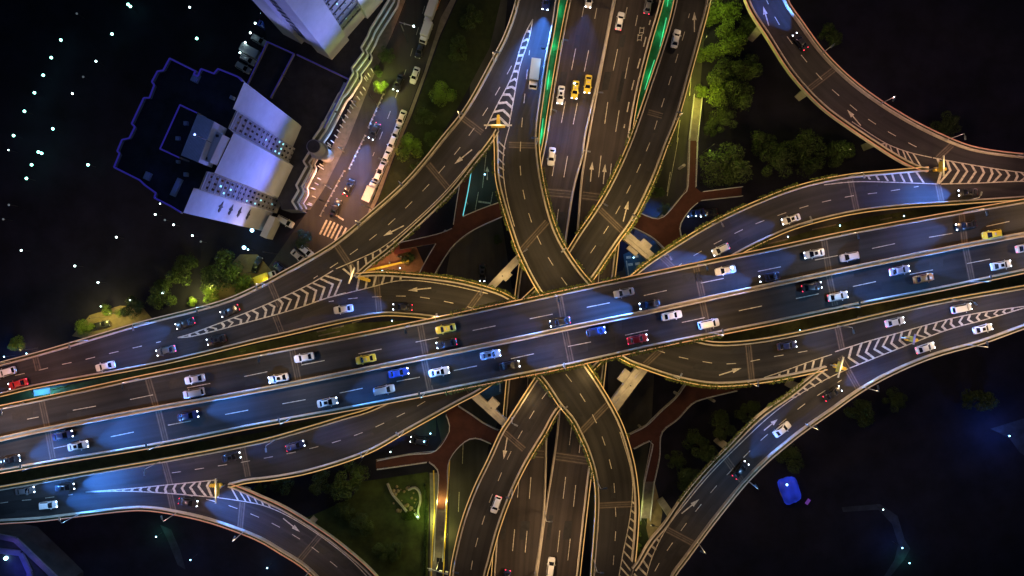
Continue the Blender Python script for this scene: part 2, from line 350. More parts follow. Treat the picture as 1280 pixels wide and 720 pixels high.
class Road:
    def __init__(s, label, Lp, Rp, z, asph='asphalt', rails=(), thick=1.7, name='viaduct', cat='viaduct', group=None, led='led_gold'):
        s.led = led
        s.z = z; s.root = empty(name, P(*Lp[len(Lp) // 2], z) * 1.0); s.root.location.z = 0
        tag(s.root, label, cat, group); s.L = path(Lp, z); s.R = path(Rp, z)
        s.inv = Matrix.Translation(-s.root.location)
        n = int(max(s.L.len, s.R.len) / 1.6); top = MB(); top.uv = []; dk = MB()
        for i in range(n + 1):
            a = s.L.at(s.L.len * i / n); b = s.R.at(s.R.len * i / n); wd = (b - a).length; u = (b - a).normalized()
            along = (s.L.len + s.R.len) / 2 * i / n
            for k in range(5):
                top.v.append(tuple(a.lerp(b, k / 4))); top.uv.append((wd * k / 4 + (hash(label) % 50), along))
            a2, b2 = a - u * 0.05, b + u * 0.05
            for q in (a2 - Vector((0, 0, .02)), b2 - Vector((0, 0, .02)), b2 - Vector((0, 0, .6)), b2.lerp(a2, .22) - Vector((0, 0, thick)), a2.lerp(b2, .22) - Vector((0, 0, thick)), a2 - Vector((0, 0, .6))): dk.v.append(tuple(q))
        for i in range(n):
            for k in range(4): o = i * 5 + k; top.f.append((o, o + 5, o + 6, o + 1))
            for k in range(6): a = i * 6 + k; b = i * 6 + (k + 1) % 6; dk.f.append((a, b, b + 6, a + 6))
        dk.f.append((0, 1, 2, 3, 4, 5)); dk.f.append(tuple(n * 6 + k for k in (5, 4, 3, 2, 1, 0)))
        t = s.part(top, 'road_surface', M[asph]);
        if t.data.polygons[0].normal.z < 0: t.data.flip_normals()
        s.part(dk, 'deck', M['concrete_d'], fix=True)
        for r in rails: s.rail(*r)
        s.mk = MB(); s.jt = MB(); s.bd = MB(); s.top = top; s.n = n
    def part(s, mb, name, m, fix=False, smooth=False, parent=None):
        o = mb.build(name, m, None, smooth); o.parent = parent or s.root; o.matrix_parent_inverse = s.inv
        if fix: fix_normals(o)
        return o
    def rail(s, side, a=None, b=None, hedge=None, prof=PARAPET, led=None):
        led = led or s.led
        p = s.L if side == 'L' else s.R
        d0 = 0.0 if a is None else p.near(P(*a, s.z)); d1 = p.len if b is None else p.near(P(*b, s.z))
        if d0 > d1: d0, d1 = d1, d0
        sgn = 1
        # out = away from the other edge
        m = (d0 + d1) / 2; q = s.R if side == 'L' else s.L; other = q.at(q.near(p.at(m)))
        if (other - p.at(m)).dot(p.nor(m)) > 0: sgn = -1
        o = s.part(extrude(p, prof, sgn, d0, d1), 'parapet', M['concrete'], fix=True)
        if prof is PARAPET:
            o.data.materials.append(M['soil'])
            for f_ in o.data.polygons:
                if f_.normal.z > .9:
                    hz_ = [o.data.vertices[v].co.z for v in f_.vertices]
                    if .40 < min(hz_) - s.z and max(hz_) - s.z < .6: f_.material_index = 1
        if led and prof is PARAPET:
            s.part(extrude(p, [(.50, .725), (.50, .79), (.645, .79), (.645, .725)], sgn, d0, d1), 'edge_light_strip', M[led], fix=True)
        if hedge:
            h0, h1 = d0, d1
            if hedge is not True: h0, h1 = sorted((p.near(P(*hedge[0], s.z)), p.near(P(*hedge[1], s.z))))
            hb = MB(); rnd = random.Random(int(d0 * 10) + len(s.root.name)); d = h0
            while d < h1:
                c = p.at(d) + p.nor(d) * sgn * rnd.uniform(.1, 1.25) + Vector((0, 0, rnd.uniform(.25, .95))); k = noise.noise(c * .25)
                if k > -0.25:
                    r = rnd.uniform(.14, .3); u = Vector((rnd.gauss(0, 1), rnd.gauss(0, 1), rnd.gauss(0, .6))).normalized(); v = u.orthogonal().normalized(); 
                    hb.add([c + u * r, c + v * r * .7, c - u * r, c - v * r * .7], [(0, 1, 2, 3)])
                d += 0.034
            s.part(hb, 'planter_greenery', M['hedge'], parent=None)
    def median(s, px, prof=MEDIAN):
        s.part(extrude(path(px, s.z), prof, 1), 'median_barrier', M['concrete'], fix=True)
    def joint(s, a, b, gap=1.1, wid=0.22):
        a, b = P(*a, s.z + 0.003), P(*b, s.z + 0.003); d = (b - a).normalized(); n = Vector((-d.y, d.x, 0))
        for k in (-1, 1): strip(s.jt, a + n * k * gap / 2, b + n * k * gap / 2, wid)
        strip(s.jt, a, b, wid * 0.35)
        strip(s.bd, a - Vector((0, 0, .001)), b - Vector((0, 0, .001)), gap * 1.5)
    def piers(s, pts, top=None, wide=5.5):
        for a in pts:
            c = P(a[0], a[1], s.z); rz = R(a[2]) if len(a) > 2 else 0.0; h = s.z - 1.75; mb = MB()
            mb.box((c.x, c.y, 0), 1.8, 1.6, h - 1.2, rz); mb.box((c.x, c.y, h - 1.2), 1.9, wide, 1.15, rz)
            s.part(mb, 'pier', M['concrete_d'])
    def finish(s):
        rn = random.Random(len(s.root['label']) * 7 + 3); pt_ = MB()
        for k in range(int(s.n * 1.6 / 14)):
            i = rn.randrange(2, s.n - 8); ln = rn.randint(2, 5); c0 = rn.choice((.10, .30, .52, .74)); c1 = c0 + rn.uniform(.10, .2)
            v = s.top.v; up = Vector((0, 0, .0015 + .0001 * k)); g_ = lambda r_, f_: Vector(v[r_ * 5]).lerp(Vector(v[r_ * 5 + 4]), f_) + up
            pt_.quad(g_(i, c0), g_(i + ln, c0), g_(i + ln, c1), g_(i, c1))
        s.part(pt_, 'repair_patches', M['tar'])
        if s.jt.f: s.part(s.jt, 'expansion_joints', M['joint']); s.part(s.bd, 'pavement_patches', M['patch'])
        if s.mk.f: s.part(s.mk, 'lane_markings', M['paint'])
def gore(mb, U, C, W, z, toward, step=2.15, wid=0.62, start=3.0, end=0.0, lines=True):
    """chevrons from the apex (start of the three paths) to the nose; toward='apex' or 'nose'"""
    u, c, l = path(U, z + .006), path(C, z + .006), path(W, z + .006)
    if lines:
        for p in (u, l):
            d = 0
            while d < p.len - 1:
                e = min(p.len, d + 1.2); pa, pb, na, nb = p.at(d), p.at(e), p.nor(d) * .12, p.nor(e) * .12
                mb.quad(pa - na, pb - nb, pb + nb, pa + na); d += 1.2
    s = start
    while s < c.len - end:
        v = c.at(s); f = s / c.len
        for p in (u, l):
            lat = (p.at(p.near(v)) - v).length
            k = p.near(v); e = k + (lat * .75 if toward == 'apex' else -lat * .75)
            q = p.at(max(0, min(p.len, e))); t = c.dir(s) * wid / 2
            if lat > 0.25: mb.quad(v + Vector((0, 0, .002)) - t, q - t, q + t, v + t + Vector((0, 0, .002)))
        s += step
def hatch(mb, A, B, z, slant, step=2.0, wid=0.5, start=1.0):
    a, b = path(A, z + .006), path(B, z + .006); s = start
    while s < a.len:
        q = a.at(s); k = b.near(q); lat = (b.at(k) - q).length; e = b.at(max(0, min(b.len, k + slant * lat))); t = a.dir(s) * wid / 2
        if lat > .3: mb.quad(q - t, e - t, e + t, q + t)
        s += step

Z0, Z1, Z2, ZE = 28.0, 21.0, 15.0, 9.0
# ---- main east-west viaduct
mN = [(-70, 525), (0, 510), (92, 491), (184, 471), (320, 444), (480, 413), (640, 380), (740, 358.5), (877, 330), (960, 313), (1060, 291.5), (1200, 266), (1280, 252), (1350, 240)]
mM = [(-70, 563), (0, 549), (55, 537), (185, 512), (320, 488.5), (505, 452), (640, 425), (705, 411), (800, 392), (872, 376), (960, 357), (1100, 328), (1205, 307), (1280, 293), (1350, 280)]
mS = [(-70, 600), (0, 588), (65, 577), (205, 554), (320, 531), (490, 500), (640, 470), (705, 457), (840, 427), (960, 403.5), (1065, 381.5), (1172, 361), (1280, 338), (1350, 324)]
main = Road('widest viaduct on top of the interchange, carrying four lanes of traffic across the whole scene', mN, mS, Z0, thick=2.0, led='led_amber',
            rails=(('L', None, None, ((560, 398), (780, 348))), ('R', None, None, ((560, 486), (900, 415)))), group='elevated roads of the interchange')
main.median(mM)
for q in ([(34, 524), (90, 513), (150, 502), (213, 489), (279, 476), (347, 462), (419, 448), (493, 433), (567, 418), (640, 403), (714, 388), (784, 374), (856, 358), (924, 344), (996, 329.5), (1069, 315), (1136, 301), (1200, 290), (1275, 274), (1345, 262)],
          [(10, 571), (74, 559), (138, 546), (202, 533), (266, 521), (335, 508), (406, 495), (479, 480), (553, 466), (627, 451), (705, 434), (782, 419), (857, 402), (931, 387), (1003, 371.5), (1076, 356), (1142, 342), (1206, 330), (1272, 317), (1345, 302)]):
    dashes(main.mk, q, Z0, 13.4, 5.4, 0.17)
for a, b in (((699, 370), (706, 408)), ((706, 414), (714, 453)), ((1202, 268), (1206, 305)), ((1207, 310), (1215, 350)), ((52, 502), (59, 534)), ((60, 540), (66, 573)), ((185, 474), (195, 508)), ((365, 437), (373, 476)), ((525, 406), (532, 444)), ((530, 450), (538, 488)), ((870, 334), (878, 370)), ((878, 378), (886, 415)), ((1030, 300), (1036, 338)), ((1036, 344), (1044, 382)), ((198, 514), (207, 551))):
    main.joint(a, b)
for off, e in ((2.0, 0), ):
    pass
main.piers([(90, 533, 101), (260, 500, 101), (430, 465, 101), (560, 440, 101), (930, 364, 101), (1090, 330, 101), (1240, 300, 101)], wide=10)
main.finish()

# ---- upper level ramps (z = 21)
bO = [(-70, 476), (0, 456), (45, 444), (100, 428), (160, 410), (185, 403), (275, 380), (320, 361), (350, 345), (385, 326), (420, 305), (460, 272), (505, 232), (532, 202), (555, 173), (585, 135), (617, 77), (632, 48), (643, 18), (650, -12), (656, -70)]
b1C = [(-70, 493), (0, 475), (52, 463), (99, 452), (149, 440), (201, 428), (245, 418.5), (290, 405), (340, 388), (385, 370), (415, 356), (442, 346), (461, 330), (480, 316), (500, 299), (535, 267), (565, 237), (590, 205), (607, 184), (621, 163), (632, 135), (642, 108), (652, 75), (660, 48), (666, 22), (671, -12), (676, -70)]
B1 = Road('curving ramp at upper left, from the left edge up to the top edge', bO, b1C, Z1, led='led_pale',
          rails=(('L', None, None), ('R', (444, 344), (621, 164), ((465, 330), (612, 178)))), group='elevated roads of the interchange')
dashes(B1.mk, [(392, 348), (417, 332), (442, 315), (467, 296), (490, 277), (511, 256), (533, 234), (553, 211), (573, 187), (590, 164), (607, 139), (622, 114), (637, 87), (650, 62)], Z1)
dashes(B1.mk, [(201, 427), (175, 433), (149, 439), (124, 445), (99.5, 451), (75, 456), (52, 462), (29, 467), (0, 474), (-60, 490)], Z1)
gore(B1.mk, [(222, 422), (245, 415), (320, 386), (382, 358), (420, 336)], [(222, 422), (245, 418.5), (320, 393), (370, 372), (410, 358), (432, 348)], [(222, 422), (245, 419.5), (320, 400), (370, 386), (407, 373), (432, 366)], Z1, 'nose', lines=True)
gore(B1.mk, [(666, 24), (654, 48), (640, 95), (622, 130), (606, 163)], [(666, 24), (660, 45), (648, 85), (636, 120), (624, 150)], [(666, 24), (661, 50), (650, 82), (642, 125), (636, 158)], Z1, 'apex', step=2.0)
hatch(B1.mk, [(424, 338), (450, 325), (480, 309), (496, 299)], [(440, 345), (461, 331), (480, 317), (500, 299)], Z1, -0.5)
dashes(B1.mk, [(420, 336), (450, 323), (480, 308), (520, 275), (560, 236), (600, 188)], Z1, solid=True, wid=.2)
arrow(B1.mk, (590, 187), (568, 205), Z1); arrow(B1.mk, (505, 282), (479, 295), Z1)
for a, b in (((421, 307), (444, 341)), ((579, 148), (603, 166)), ((338, 355), (350, 383)), ((44, 447), (48, 463)), ((535, 205), (560, 235))): B1.joint(a, b)
B1.piers([(110, 440, 105), (250, 405, 110), (375, 350, 120), (520, 245, 140), (600, 150, 155), (650, 60, 165)], wide=6)
B1.finish()

r2S = [(-70, 508), (0, 493), (50, 481), (140, 465), (217, 450), (320, 425), (352, 418), (420, 402), (470, 392.5), (500, 392), (540, 396), (580, 404), (620, 425), (655, 452), (680, 475), (700, 505), (715, 522), (725, 540), (737, 567), (745, 597), (747, 632), (744, 680), (741, 720), (738, 790)]
r2N = [p for p in b1C[:12]] + [(470, 343), (495, 344), (532, 347), (570, 352), (607, 361), (637, 373), (680, 403), (715, 435), (732, 458), (747, 480), (762, 505), (777, 535), (790, 580), (795, 620), (795, 650), (792, 690), (788, 720), (780, 790)]
R2 = Road('ramp from the left edge curving under the top viaduct down to the bottom edge', r2N, r2S, Z1,
          rails=(('L', (444, 346), (792, 700), ((470, 343), (780, 550))), ('R', None, None, ((570, 400), (740, 600)))), group='elevated roads of the interchange')
R2_extra = [(411, 377), (440, 373), (469.5, 371), (499, 370), (527, 371.5), (557, 377), (587, 384), (617, 396), (645, 413), (670, 432), (690, 450), (707.5, 468), (725, 492), (740, 517), (752, 544), (761, 572), (767, 600), (769, 629), (770, 657), (768, 686), (766, 714), (763, 760)]
dashes(R2.mk, R2_extra, Z1)
dashes(R2.mk, [(407, 373), (460, 360), (505, 350), (560, 356), (610, 367)], Z1, solid=True, wid=.2)
hatch(R2.mk, [(444, 347), (470, 345), (495, 345.5), (508, 347)], [(437, 366), (460, 360), (490, 353), (510, 349)], Z1, -0.45)
dashes(R2.mk, [(775, 540), (787, 580), (791, 610), (787, 650), (779, 690), (772, 730)], Z1, solid=True, wid=.2)
hatch(R2.mk, [(790, 622), (787, 650), (779, 690), (772, 730)], [(794, 620), (794, 650), (791, 690), (786, 730)], Z1, 0.9, wid=.45)
arrow(R2.mk, (539, 360), (510, 363), Z1)
for a, b in (((470, 344), (474, 391)), ((603, 363), (577, 398)), ((762, 503), (725, 541)), ((749, 632), (794, 630)), ((344, 395), (352, 416))): R2.joint(a, b)
R2.piers([(480, 368, 90), (560, 378, 80), (768, 650, 0)], wide=6)
R2.finish()

cR = [(709, -70), (697, -5), (690, 40), (682, 80), (676, 125), (672, 155), (671, 185), (677, 230), (690, 280), (707, 315), (738, 356), (775, 385), (815, 405), (870, 426), (905, 430.5), (960, 425), (1047, 407), (1120, 390), (1180, 377), (1280, 359.5), (1350, 347)]
cLh = [p for p in b1C[::-1]][:8]
h1C = [(1032, 459), (1055, 448), (1090, 438), (1120, 427), (1185, 406), (1230, 395), (1280, 384), (1350, 371)]
cL = cLh + [(621, 188), (622, 222), (630, 255), (640, 287), (652, 320), (680, 371), (720, 408), (777, 446), (802, 457), (840, 470), (880, 478.5), (915, 479), (960, 474), (997, 467)] + h1C
R1 = Road('ramp from the top edge bending under the top viaduct to the right edge', cL, cR, Z1,
          rails=(('L', (621, 167), (1032, 459), ((621, 200), (990, 468))), ('R', None, None, ((676, 210), (735, 352)))), group='elevated roads of the interchange')
dashes(R1.mk, [(662, 63), (659, 90), (656, 119), (653, 147), (651, 175), (650, 205), (653, 234), (660, 264), (670, 292), (683, 318), (699, 343), (720, 370), (748, 395), (780, 418), (812, 434), (844, 445), (873, 451), (902, 455), (931, 453), (960, 447), (990, 442), (1018, 437)], Z1)
dashes(R1.mk, [(637, 158), (630, 185), (629, 215), (634, 250), (643, 283)], Z1, solid=True, wid=.2)
hatch(R1.mk, [(624, 172), (623, 190), (624, 225)], [(635, 168), (631, 190), (630, 225)], Z1, 0.8, wid=.4)
hatch(R1.mk, [(1030, 460), (1010, 464), (985, 470), (965, 473)], [(1040, 444), (1015, 452), (990, 461), (965, 471)], Z1, -0.5)
gore(R1.mk, [(1280, 383), (1230, 390), (1185, 399), (1120, 417), (1080, 428), (1040, 441)], [(1280, 384), (1230, 395), (1185, 406), (1120, 427), (1080, 441), (1055, 449)], [(1280, 385), (1230, 400), (1185, 412), (1120, 437), (1085, 451), (1060, 461)], Z1, 'nose')
dashes(R1.mk, [(1345, 371), (1310, 378), (1280, 384)], Z1, solid=True, wid=.2)
dashes(R1.mk, [(1040, 443), (1015, 451), (985, 462), (955, 472)], Z1, solid=True, wid=.2)
arrow(R1.mk, (899, 469), (927, 460), Z1); arrow(R1.mk, (944, 466), (920, 470), Z1) if False else None
for a, b in (((636, 181), (671, 182)), ((650, 315), (684, 277)), ((827, 436), (806, 456)), ((1047, 410), (1053, 438)), ((935, 430), (940, 476))): R1.joint(a, b)
R1.piers([(655, 120, 170), (650, 220, 0), (880, 453, 85), (990, 445, 75), (1130, 405, 75), (1240, 385, 75)], wide=6)
R1.finish()

h2S = [(828, 790), (838, 725), (854, 700), (884, 659), (902, 636), (927, 605), (952, 579), (975, 559), (1000, 539), (1040, 511), (1077, 485), (1120, 462), (1170, 442), (1225, 427), (1280, 407), (1350, 385)]
h2N = [(781, 790), (789, 722), (800, 702), (815, 676), (832, 656), (850, 629), (867, 607), (890, 581), (915, 556), (938, 532), (960, 513), (985, 496), (1010, 476)] + h1C
H2 = Road('curving ramp at lower right, from the bottom edge sweeping up to the right edge', h2N, h2S, Z1, led='led_pale',
          rails=(('L', (793, 712), (1030, 461), ((850, 630), (1025, 466))), ('R', None, None)), group='elevated roads of the interchange')
dashes(H2.mk, [(1052, 475), (1027, 491), (1003, 507), (980, 526), (957, 545), (936, 565), (915, 587), (895, 608), (876, 631), (858, 654), (841, 678), (825, 702), (812, 730), (805, 770)], Z1)
dashes(H2.mk, [(1060, 461), (1025, 478), (990, 499), (960, 522), (930, 550), (890, 590), (858, 628), (832, 662), (812, 705), (800, 760)], Z1, solid=True, wid=.2)
hatch(H2.mk, [(1032, 462), (1010, 478), (985, 497)], [(1052, 465), (1022, 481), (993, 498)], Z1, -0.35, wid=.5)
hatch(H2.mk, [(790, 722), (805, 696), (825, 668)], [(802, 740), (812, 705), (832, 662)], Z1, -0.5, wid=.5)
arrow(H2.mk, (852, 642), (874, 624), Z1); arrow(H2.mk, (955, 538), (972, 524), Z1)
for a, b in (((834, 662), (868, 680)), ((1060, 463), (1073, 486)), ((905, 570), (928, 602)), ((1060, 462), (1050, 446))): H2.joint(a, b)
H2.piers([(850, 660, 30), (930, 575, 45), (1030, 495, 60), (1150, 440, 72), (1250, 410, 75)], wide=6)
H2.finish()

# ---- middle level ramps (z = 15)
dL = [(856, -70), (845, 0), (832, 50), (812, 110), (802, 140), (787, 181), (767, 225), (747, 260), (725, 292), (700, 330), (655, 375), (600, 425), (530, 478), (470, 510), (432, 522), (382, 537), (320, 554), (205, 576), (110, 592), (0, 611), (-70, 622)]
jC = [(285, 606), (262, 607), (210, 611.5), (150, 613), (107, 615.5), (68, 620), (22, 625), (0, 628), (-70, 637)]
dR = [(897, -70), (885, 0), (875, 40), (860, 95), (846, 145), (832, 180), (815, 225), (790, 275), (772, 300), (738, 350), (700, 400), (650, 450), (602, 486), (570, 503), (505, 539), (460, 564), (395, 586), (345, 596), (310, 600)] + jC
R3 = Road('ramp from the top edge crossing under the top viaduct toward the left edge', dL, dR, Z2,
          rails=(('L', None, None, ((800, 150), (725, 295))), ('R', None, (288, 604), ((840, 165), (735, 352)))), group='elevated roads of the interchange')
dashes(R3.mk, [(862, 17), (855, 43), (847, 69), (839, 96), (831, 121), (822, 149), (814, 174), (803, 200), (791, 226), (778, 252), (764, 277), (748, 302), (732, 325), (713, 350), (690, 375), (665, 400), (635, 427), (600, 455), (570, 477), (539, 497), (514, 512), (488, 525), (462, 537), (436, 547), (410, 555), (382, 562), (355, 568), (329, 573), (301, 578), (275, 582), (249, 586), (223, 590), (198, 593)], Z2)
dashes(R3.mk, [(91, 618), (68, 621), (45, 624), (22, 626), (0, 629)], Z2)
gore(R3.mk, [(107, 615), (160, 611), (210, 606), (270, 600)], [(107, 615), (160, 613), (210, 611.5), (262, 607), (276, 606)], [(107, 615), (160, 614), (215, 617), (272, 622)], Z2, 'apex', step=2.1)
hatch(R3.mk, [(284, 608), (300, 614), (318, 623)], [(270, 620), (300, 626), (322, 633)], Z2, -0.5) if False else None
arrow(R3.mk, (779, 277), (785.5, 251), Z2); arrow(R3.mk, (868, 40), (868, 15), Z2)
for a, b in (((750, 262), (779, 290)), ((588, 490), (565, 455)), ((303, 560), (310, 596)), ((810, 140), (828, 145)), ((205, 577), (213, 606)), ((1, 1), (1.5, 1)), ): R3.joint(a, b)
R3.piers([(858, 40, 0), (820, 150, -15), (420, 555, 70), (250, 588, 80), (100, 608, 80)], wide=6)
R3.finish()

jN = [(-70, 637), (0, 628), (22, 625), (68, 620), (107, 615.5), (150, 613), (210, 611.5), (262, 607), (285, 606), (300, 611), (320, 620), (357, 637), (402, 665), (435, 690), (467, 719), (500, 760), (520, 790)]
jS = [(-70, 657), (0, 651), (50, 648), (100, 642), (160, 635), (190, 635), (222, 640), (265, 650), (320, 670), (350, 687), (388, 712), (430, 760), (450, 790)]
J = Road('ramp at lower left that splits off and curves down to the bottom edge', jN, jS, Z2, led='led_rose',
         rails=(('L', (287, 606), None), ('R', None, None)), group='elevated roads of the interchange')
dashes(J.mk, [(235, 619), (266, 626), (292, 634), (315, 643), (342, 655), (367, 669), (390, 684), (413, 702), (435, 721), (460, 750)], Z2)
dashes(J.mk, [(272, 622), (300, 626), (330, 632), (362, 646), (402, 671), (440, 701), (470, 733)], Z2, solid=True, wid=.2)
hatch(J.mk, [(284, 608), (300, 613), (322, 623), (340, 631)], [(272, 622), (300, 626), (325, 631), (342, 637)], Z2, 0.8)
arrow(J.mk, (354, 648), (375, 665), Z2)
for a, b in (((211, 612), (217, 639)), ((303, 628), (300, 660)), ((402, 667), (372, 703))): J.joint(a, b)
J.piers([(130, 625, 90), (280, 635, 70), (370, 675, 45)], wide=6)
J.finish()

fN = [(1350, 192), (1280, 219.5), (1222, 213), (1180, 212), (1160, 212), (1100, 217), (1060, 221), (1010, 231), (960, 248), (890, 280), (825, 320), (792, 345), (740, 395), (700, 435), (672, 472), (640, 522), (627, 542), (612, 575), (595, 610), (580, 650), (570, 690), (565, 720), (558, 790)]
fC = [(1350, 226), (1280, 219.5)]
fN = [(1350, 226), (1280, 221), (1222, 215), (1180, 212.5), (1160, 212)] + fN[5:]
fS = [(1350, 242), (1280, 247), (1200, 252.5), (1120, 258), (1060, 266), (1000, 281), (960, 297), (915, 320), (870, 350), (820, 390), (760, 440), (700, 506), (680, 540), (660, 572), (640, 612), (622, 660), (610, 705), (606, 720), (595, 790)]
R4 = Road('ramp from the right edge passing under the top viaduct and down to the bottom edge', fN, fS, Z2,
          rails=(('L', (1160, 212), None, ((1050, 223), (790, 347))), ('R', None, None, ((960, 297), (660, 572)))), group='elevated roads of the interchange')
dashes(R4.mk, [(1148, 233), (1123, 237), (1097, 241), (1070, 244), (1044, 249), (1018, 255), (991, 263), (965, 272), (939, 282), (914, 294), (889, 307), (865, 321), (840, 338), (812, 360), (785, 385), (755, 412), (725, 442), (700, 470), (677, 499), (662, 523), (648, 547), (635, 572), (624, 598), (613, 624), (604, 651), (596, 677), (590, 704), (585, 740)], Z2)
gore(R4.mk, [(1345, 222), (1280, 216), (1220, 207), (1165, 197)], [(1345, 225), (1280, 221), (1222, 215), (1180, 212.5), (1170, 212)], [(1345, 229), (1280, 226.5), (1220, 229), (1172, 230)], Z2, 'apex', step=2.1, start=2.0)
hatch(R4.mk, [(1150, 214), (1120, 217), (1085, 220)], [(1165, 229), (1120, 227), (1085, 224)], Z2, -0.6)
dashes(R4.mk, [(1172, 230), (1120, 228), (1070, 227), (1030, 231)], Z2, solid=True, wid=.2)
arrow(R4.mk, (634, 547), (629.5, 574), Z2)
for a, b in (((1063, 225), (1071, 263)), ((1172, 228), (1177, 252)), ((827, 321), (860, 352)), ((631, 541), (655, 562)), ((590, 615), (636, 620)) if False else ((1, 1), (1.5, 1))): R4.joint(a, b)
R4.piers([(1210, 235, 90), (1090, 240, 80), (960, 273, 70), (620, 610, 0), (590, 700, 0)], wide=6)
R4.finish()

gN = [(968, -70), (978, -5), (1000, 30), (1027, 67), (1060, 100), (1100, 130), (1145, 157), (1192, 179), (1225, 189), (1280, 196), (1350, 200)]
gS = [(920, -70), (933, 0), (960, 45), (990, 92), (1027, 132), (1065, 160), (1095, 180), (1120, 196), (1145, 209)] + [(1160, 212), (1180, 212.5), (1222, 215), (1280, 221), (1350, 226)]
G = Road('curving ramp at upper right, from the top edge down to the right edge', gN, gS, Z2, led='led_rose',
         rails=(('L', None, None), ('R', None, (1158, 212))), group='elevated roads of the interchange')
dashes(G.mk, [(958, 0), (969, 22), (984, 46), (1001, 68), (1019, 90), (1038, 110), (1059, 128), (1081, 146), (1104, 161), (1127, 174), (1152, 187)], Z2)
dashes(G.mk, [(1065, 152), (1105, 178), (1135, 190), (1165, 197)], Z2, solid=True, wid=.2)
hatch(G.mk, [(1095, 178), (1120, 194), (1145, 207), (1158, 211)], [(1108, 179), (1135, 190), (1165, 197), (1170, 199)], Z2, -0.9)
arrow(G.mk, (1076, 157), (1059, 137), Z2); arrow(G.mk, (961, 32), (954, 8), Z2)
for a, b in (((1190, 181), (1172, 198)), ((1045, 85), (1010, 112))): G.joint(a, b)
G.piers([(965, 20, -30), (1030, 100, -45), (1120, 168, -65), (1240, 205, 90)], wide=6)
G.finish()

# ---- lower north-south expressway (z = 9)
eL = [(729, -70), (712, 0), (700, 62), (687, 140), (681, 180), (668, 240), (655, 310), (645, 380), (638, 450), (630, 540), (624, 620), (621, 660), (617, 720), (612, 790)]
eA = [(781, -70), (767, 0), (750, 87), (731, 170), (728, 196), (717, 235), (706, 307), (697, 380), (688, 460), (683, 540), (680, 640), (667, 730), (656, 790)]
eB = [(782.5, -70), (768.5, 0), (751.5, 87), (737, 165), (733.5, 185), (727, 225), (722, 290), (713, 380), (704, 460), (697, 540), (690, 590), (682, 640), (669.5, 730), (658.5, 790)]
eR = [(842, -70), (827, 0), (812, 52), (795, 120), (786, 175), (778, 240), (770, 310), (762, 380), (754, 460), (744, 540), (737, 587), (732, 630), (722, 720), (715, 790)]
EW = Road('southbound half of the low straight expressway running top to bottom', eL, eA, ZE, 'asphalt_low', rails=(('L', None, None, None), ('R', None, None, None, THIN)), thick=1.4, group='elevated roads of the interchange')
EE = Road('northbound half of the low straight expressway running top to bottom', eB, eR, ZE, 'asphalt_low', rails=(('L', None, None, None, THIN), ('R', None, None, None)), thick=1.4, group='elevated roads of the interchange')
for q in ([(730, 8), (717, 74), (704, 141), (692, 210), (681, 278), (673, 345), (665, 415), (659, 485), (653, 552), (647, 620), (641, 686), (633, 760)],
          [(746, 10), (733, 77), (719, 142), (707, 209), (696, 275), (688, 345), (680, 415), (673, 485), (667, 552), (662, 619), (657, 686), (648, 760)]):
    dashes(EW.mk, q, ZE, 13.9, 5.6, .17)
for q in ([(784, 9), (768, 80), (757, 146), (749, 215), (741, 285), (733, 350), (726, 420), (719, 490), (712, 555), (704, 622), (697, 689), (687, 760)],
          [(797, 19), (784, 84), (772, 149), (763, 214), (756, 285), (748, 350), (741, 420), (733, 490), (725, 556), (718, 622), (711, 690), (702, 760)]):
    dashes(EE.mk, q, ZE, 13.9, 5.6, .17)
arrow(EE.mk, (738, 227), (740.5, 202), ZE); arrow(EE.mk, (754, 230), (756.5, 205), ZE); arrow(EE.mk, (767, 231), (770, 207), ZE)
dashes(EE.mk, [(813, 25), (800, 75), (790, 110), (780, 160)], ZE, 5.8, 2.6, .3)
for x, y in ((801.5, 38), (799, 47)):  # the lettered box painted in the lane
    a = P(x, y, ZE + .006)
    for k in (-1, 1): strip(EE.mk, a + Vector((k * .5, -.9, 0)), a + Vector((k * .5 + .25, .9, 0)), .16)
    strip(EE.mk, a + Vector((-.5, -.6, .002)), a + Vector((.6, -.6, .002)), .16); strip(EE.mk, a + Vector((-.4, .6, .002)), a + Vector((.7, .6, .002)), .16)
for a, b in (((678, 240), (715, 243)), ((657, 566), (680, 568)),): EW.joint(a, b, 1.6, .3)
for a, b in (((728, 244), (752, 247)), ((693, 570), (735, 576))): EE.joint(a, b, 1.6, .3)
for rd, c in ((EW, [(735, 30), (700, 190), (660, 420), (650, 600), (640, 700)]), (EE, [(795, 30), (755, 190), (730, 420), (708, 600), (697, 700)])): rd.piers(c, wide=7); rd.finish()

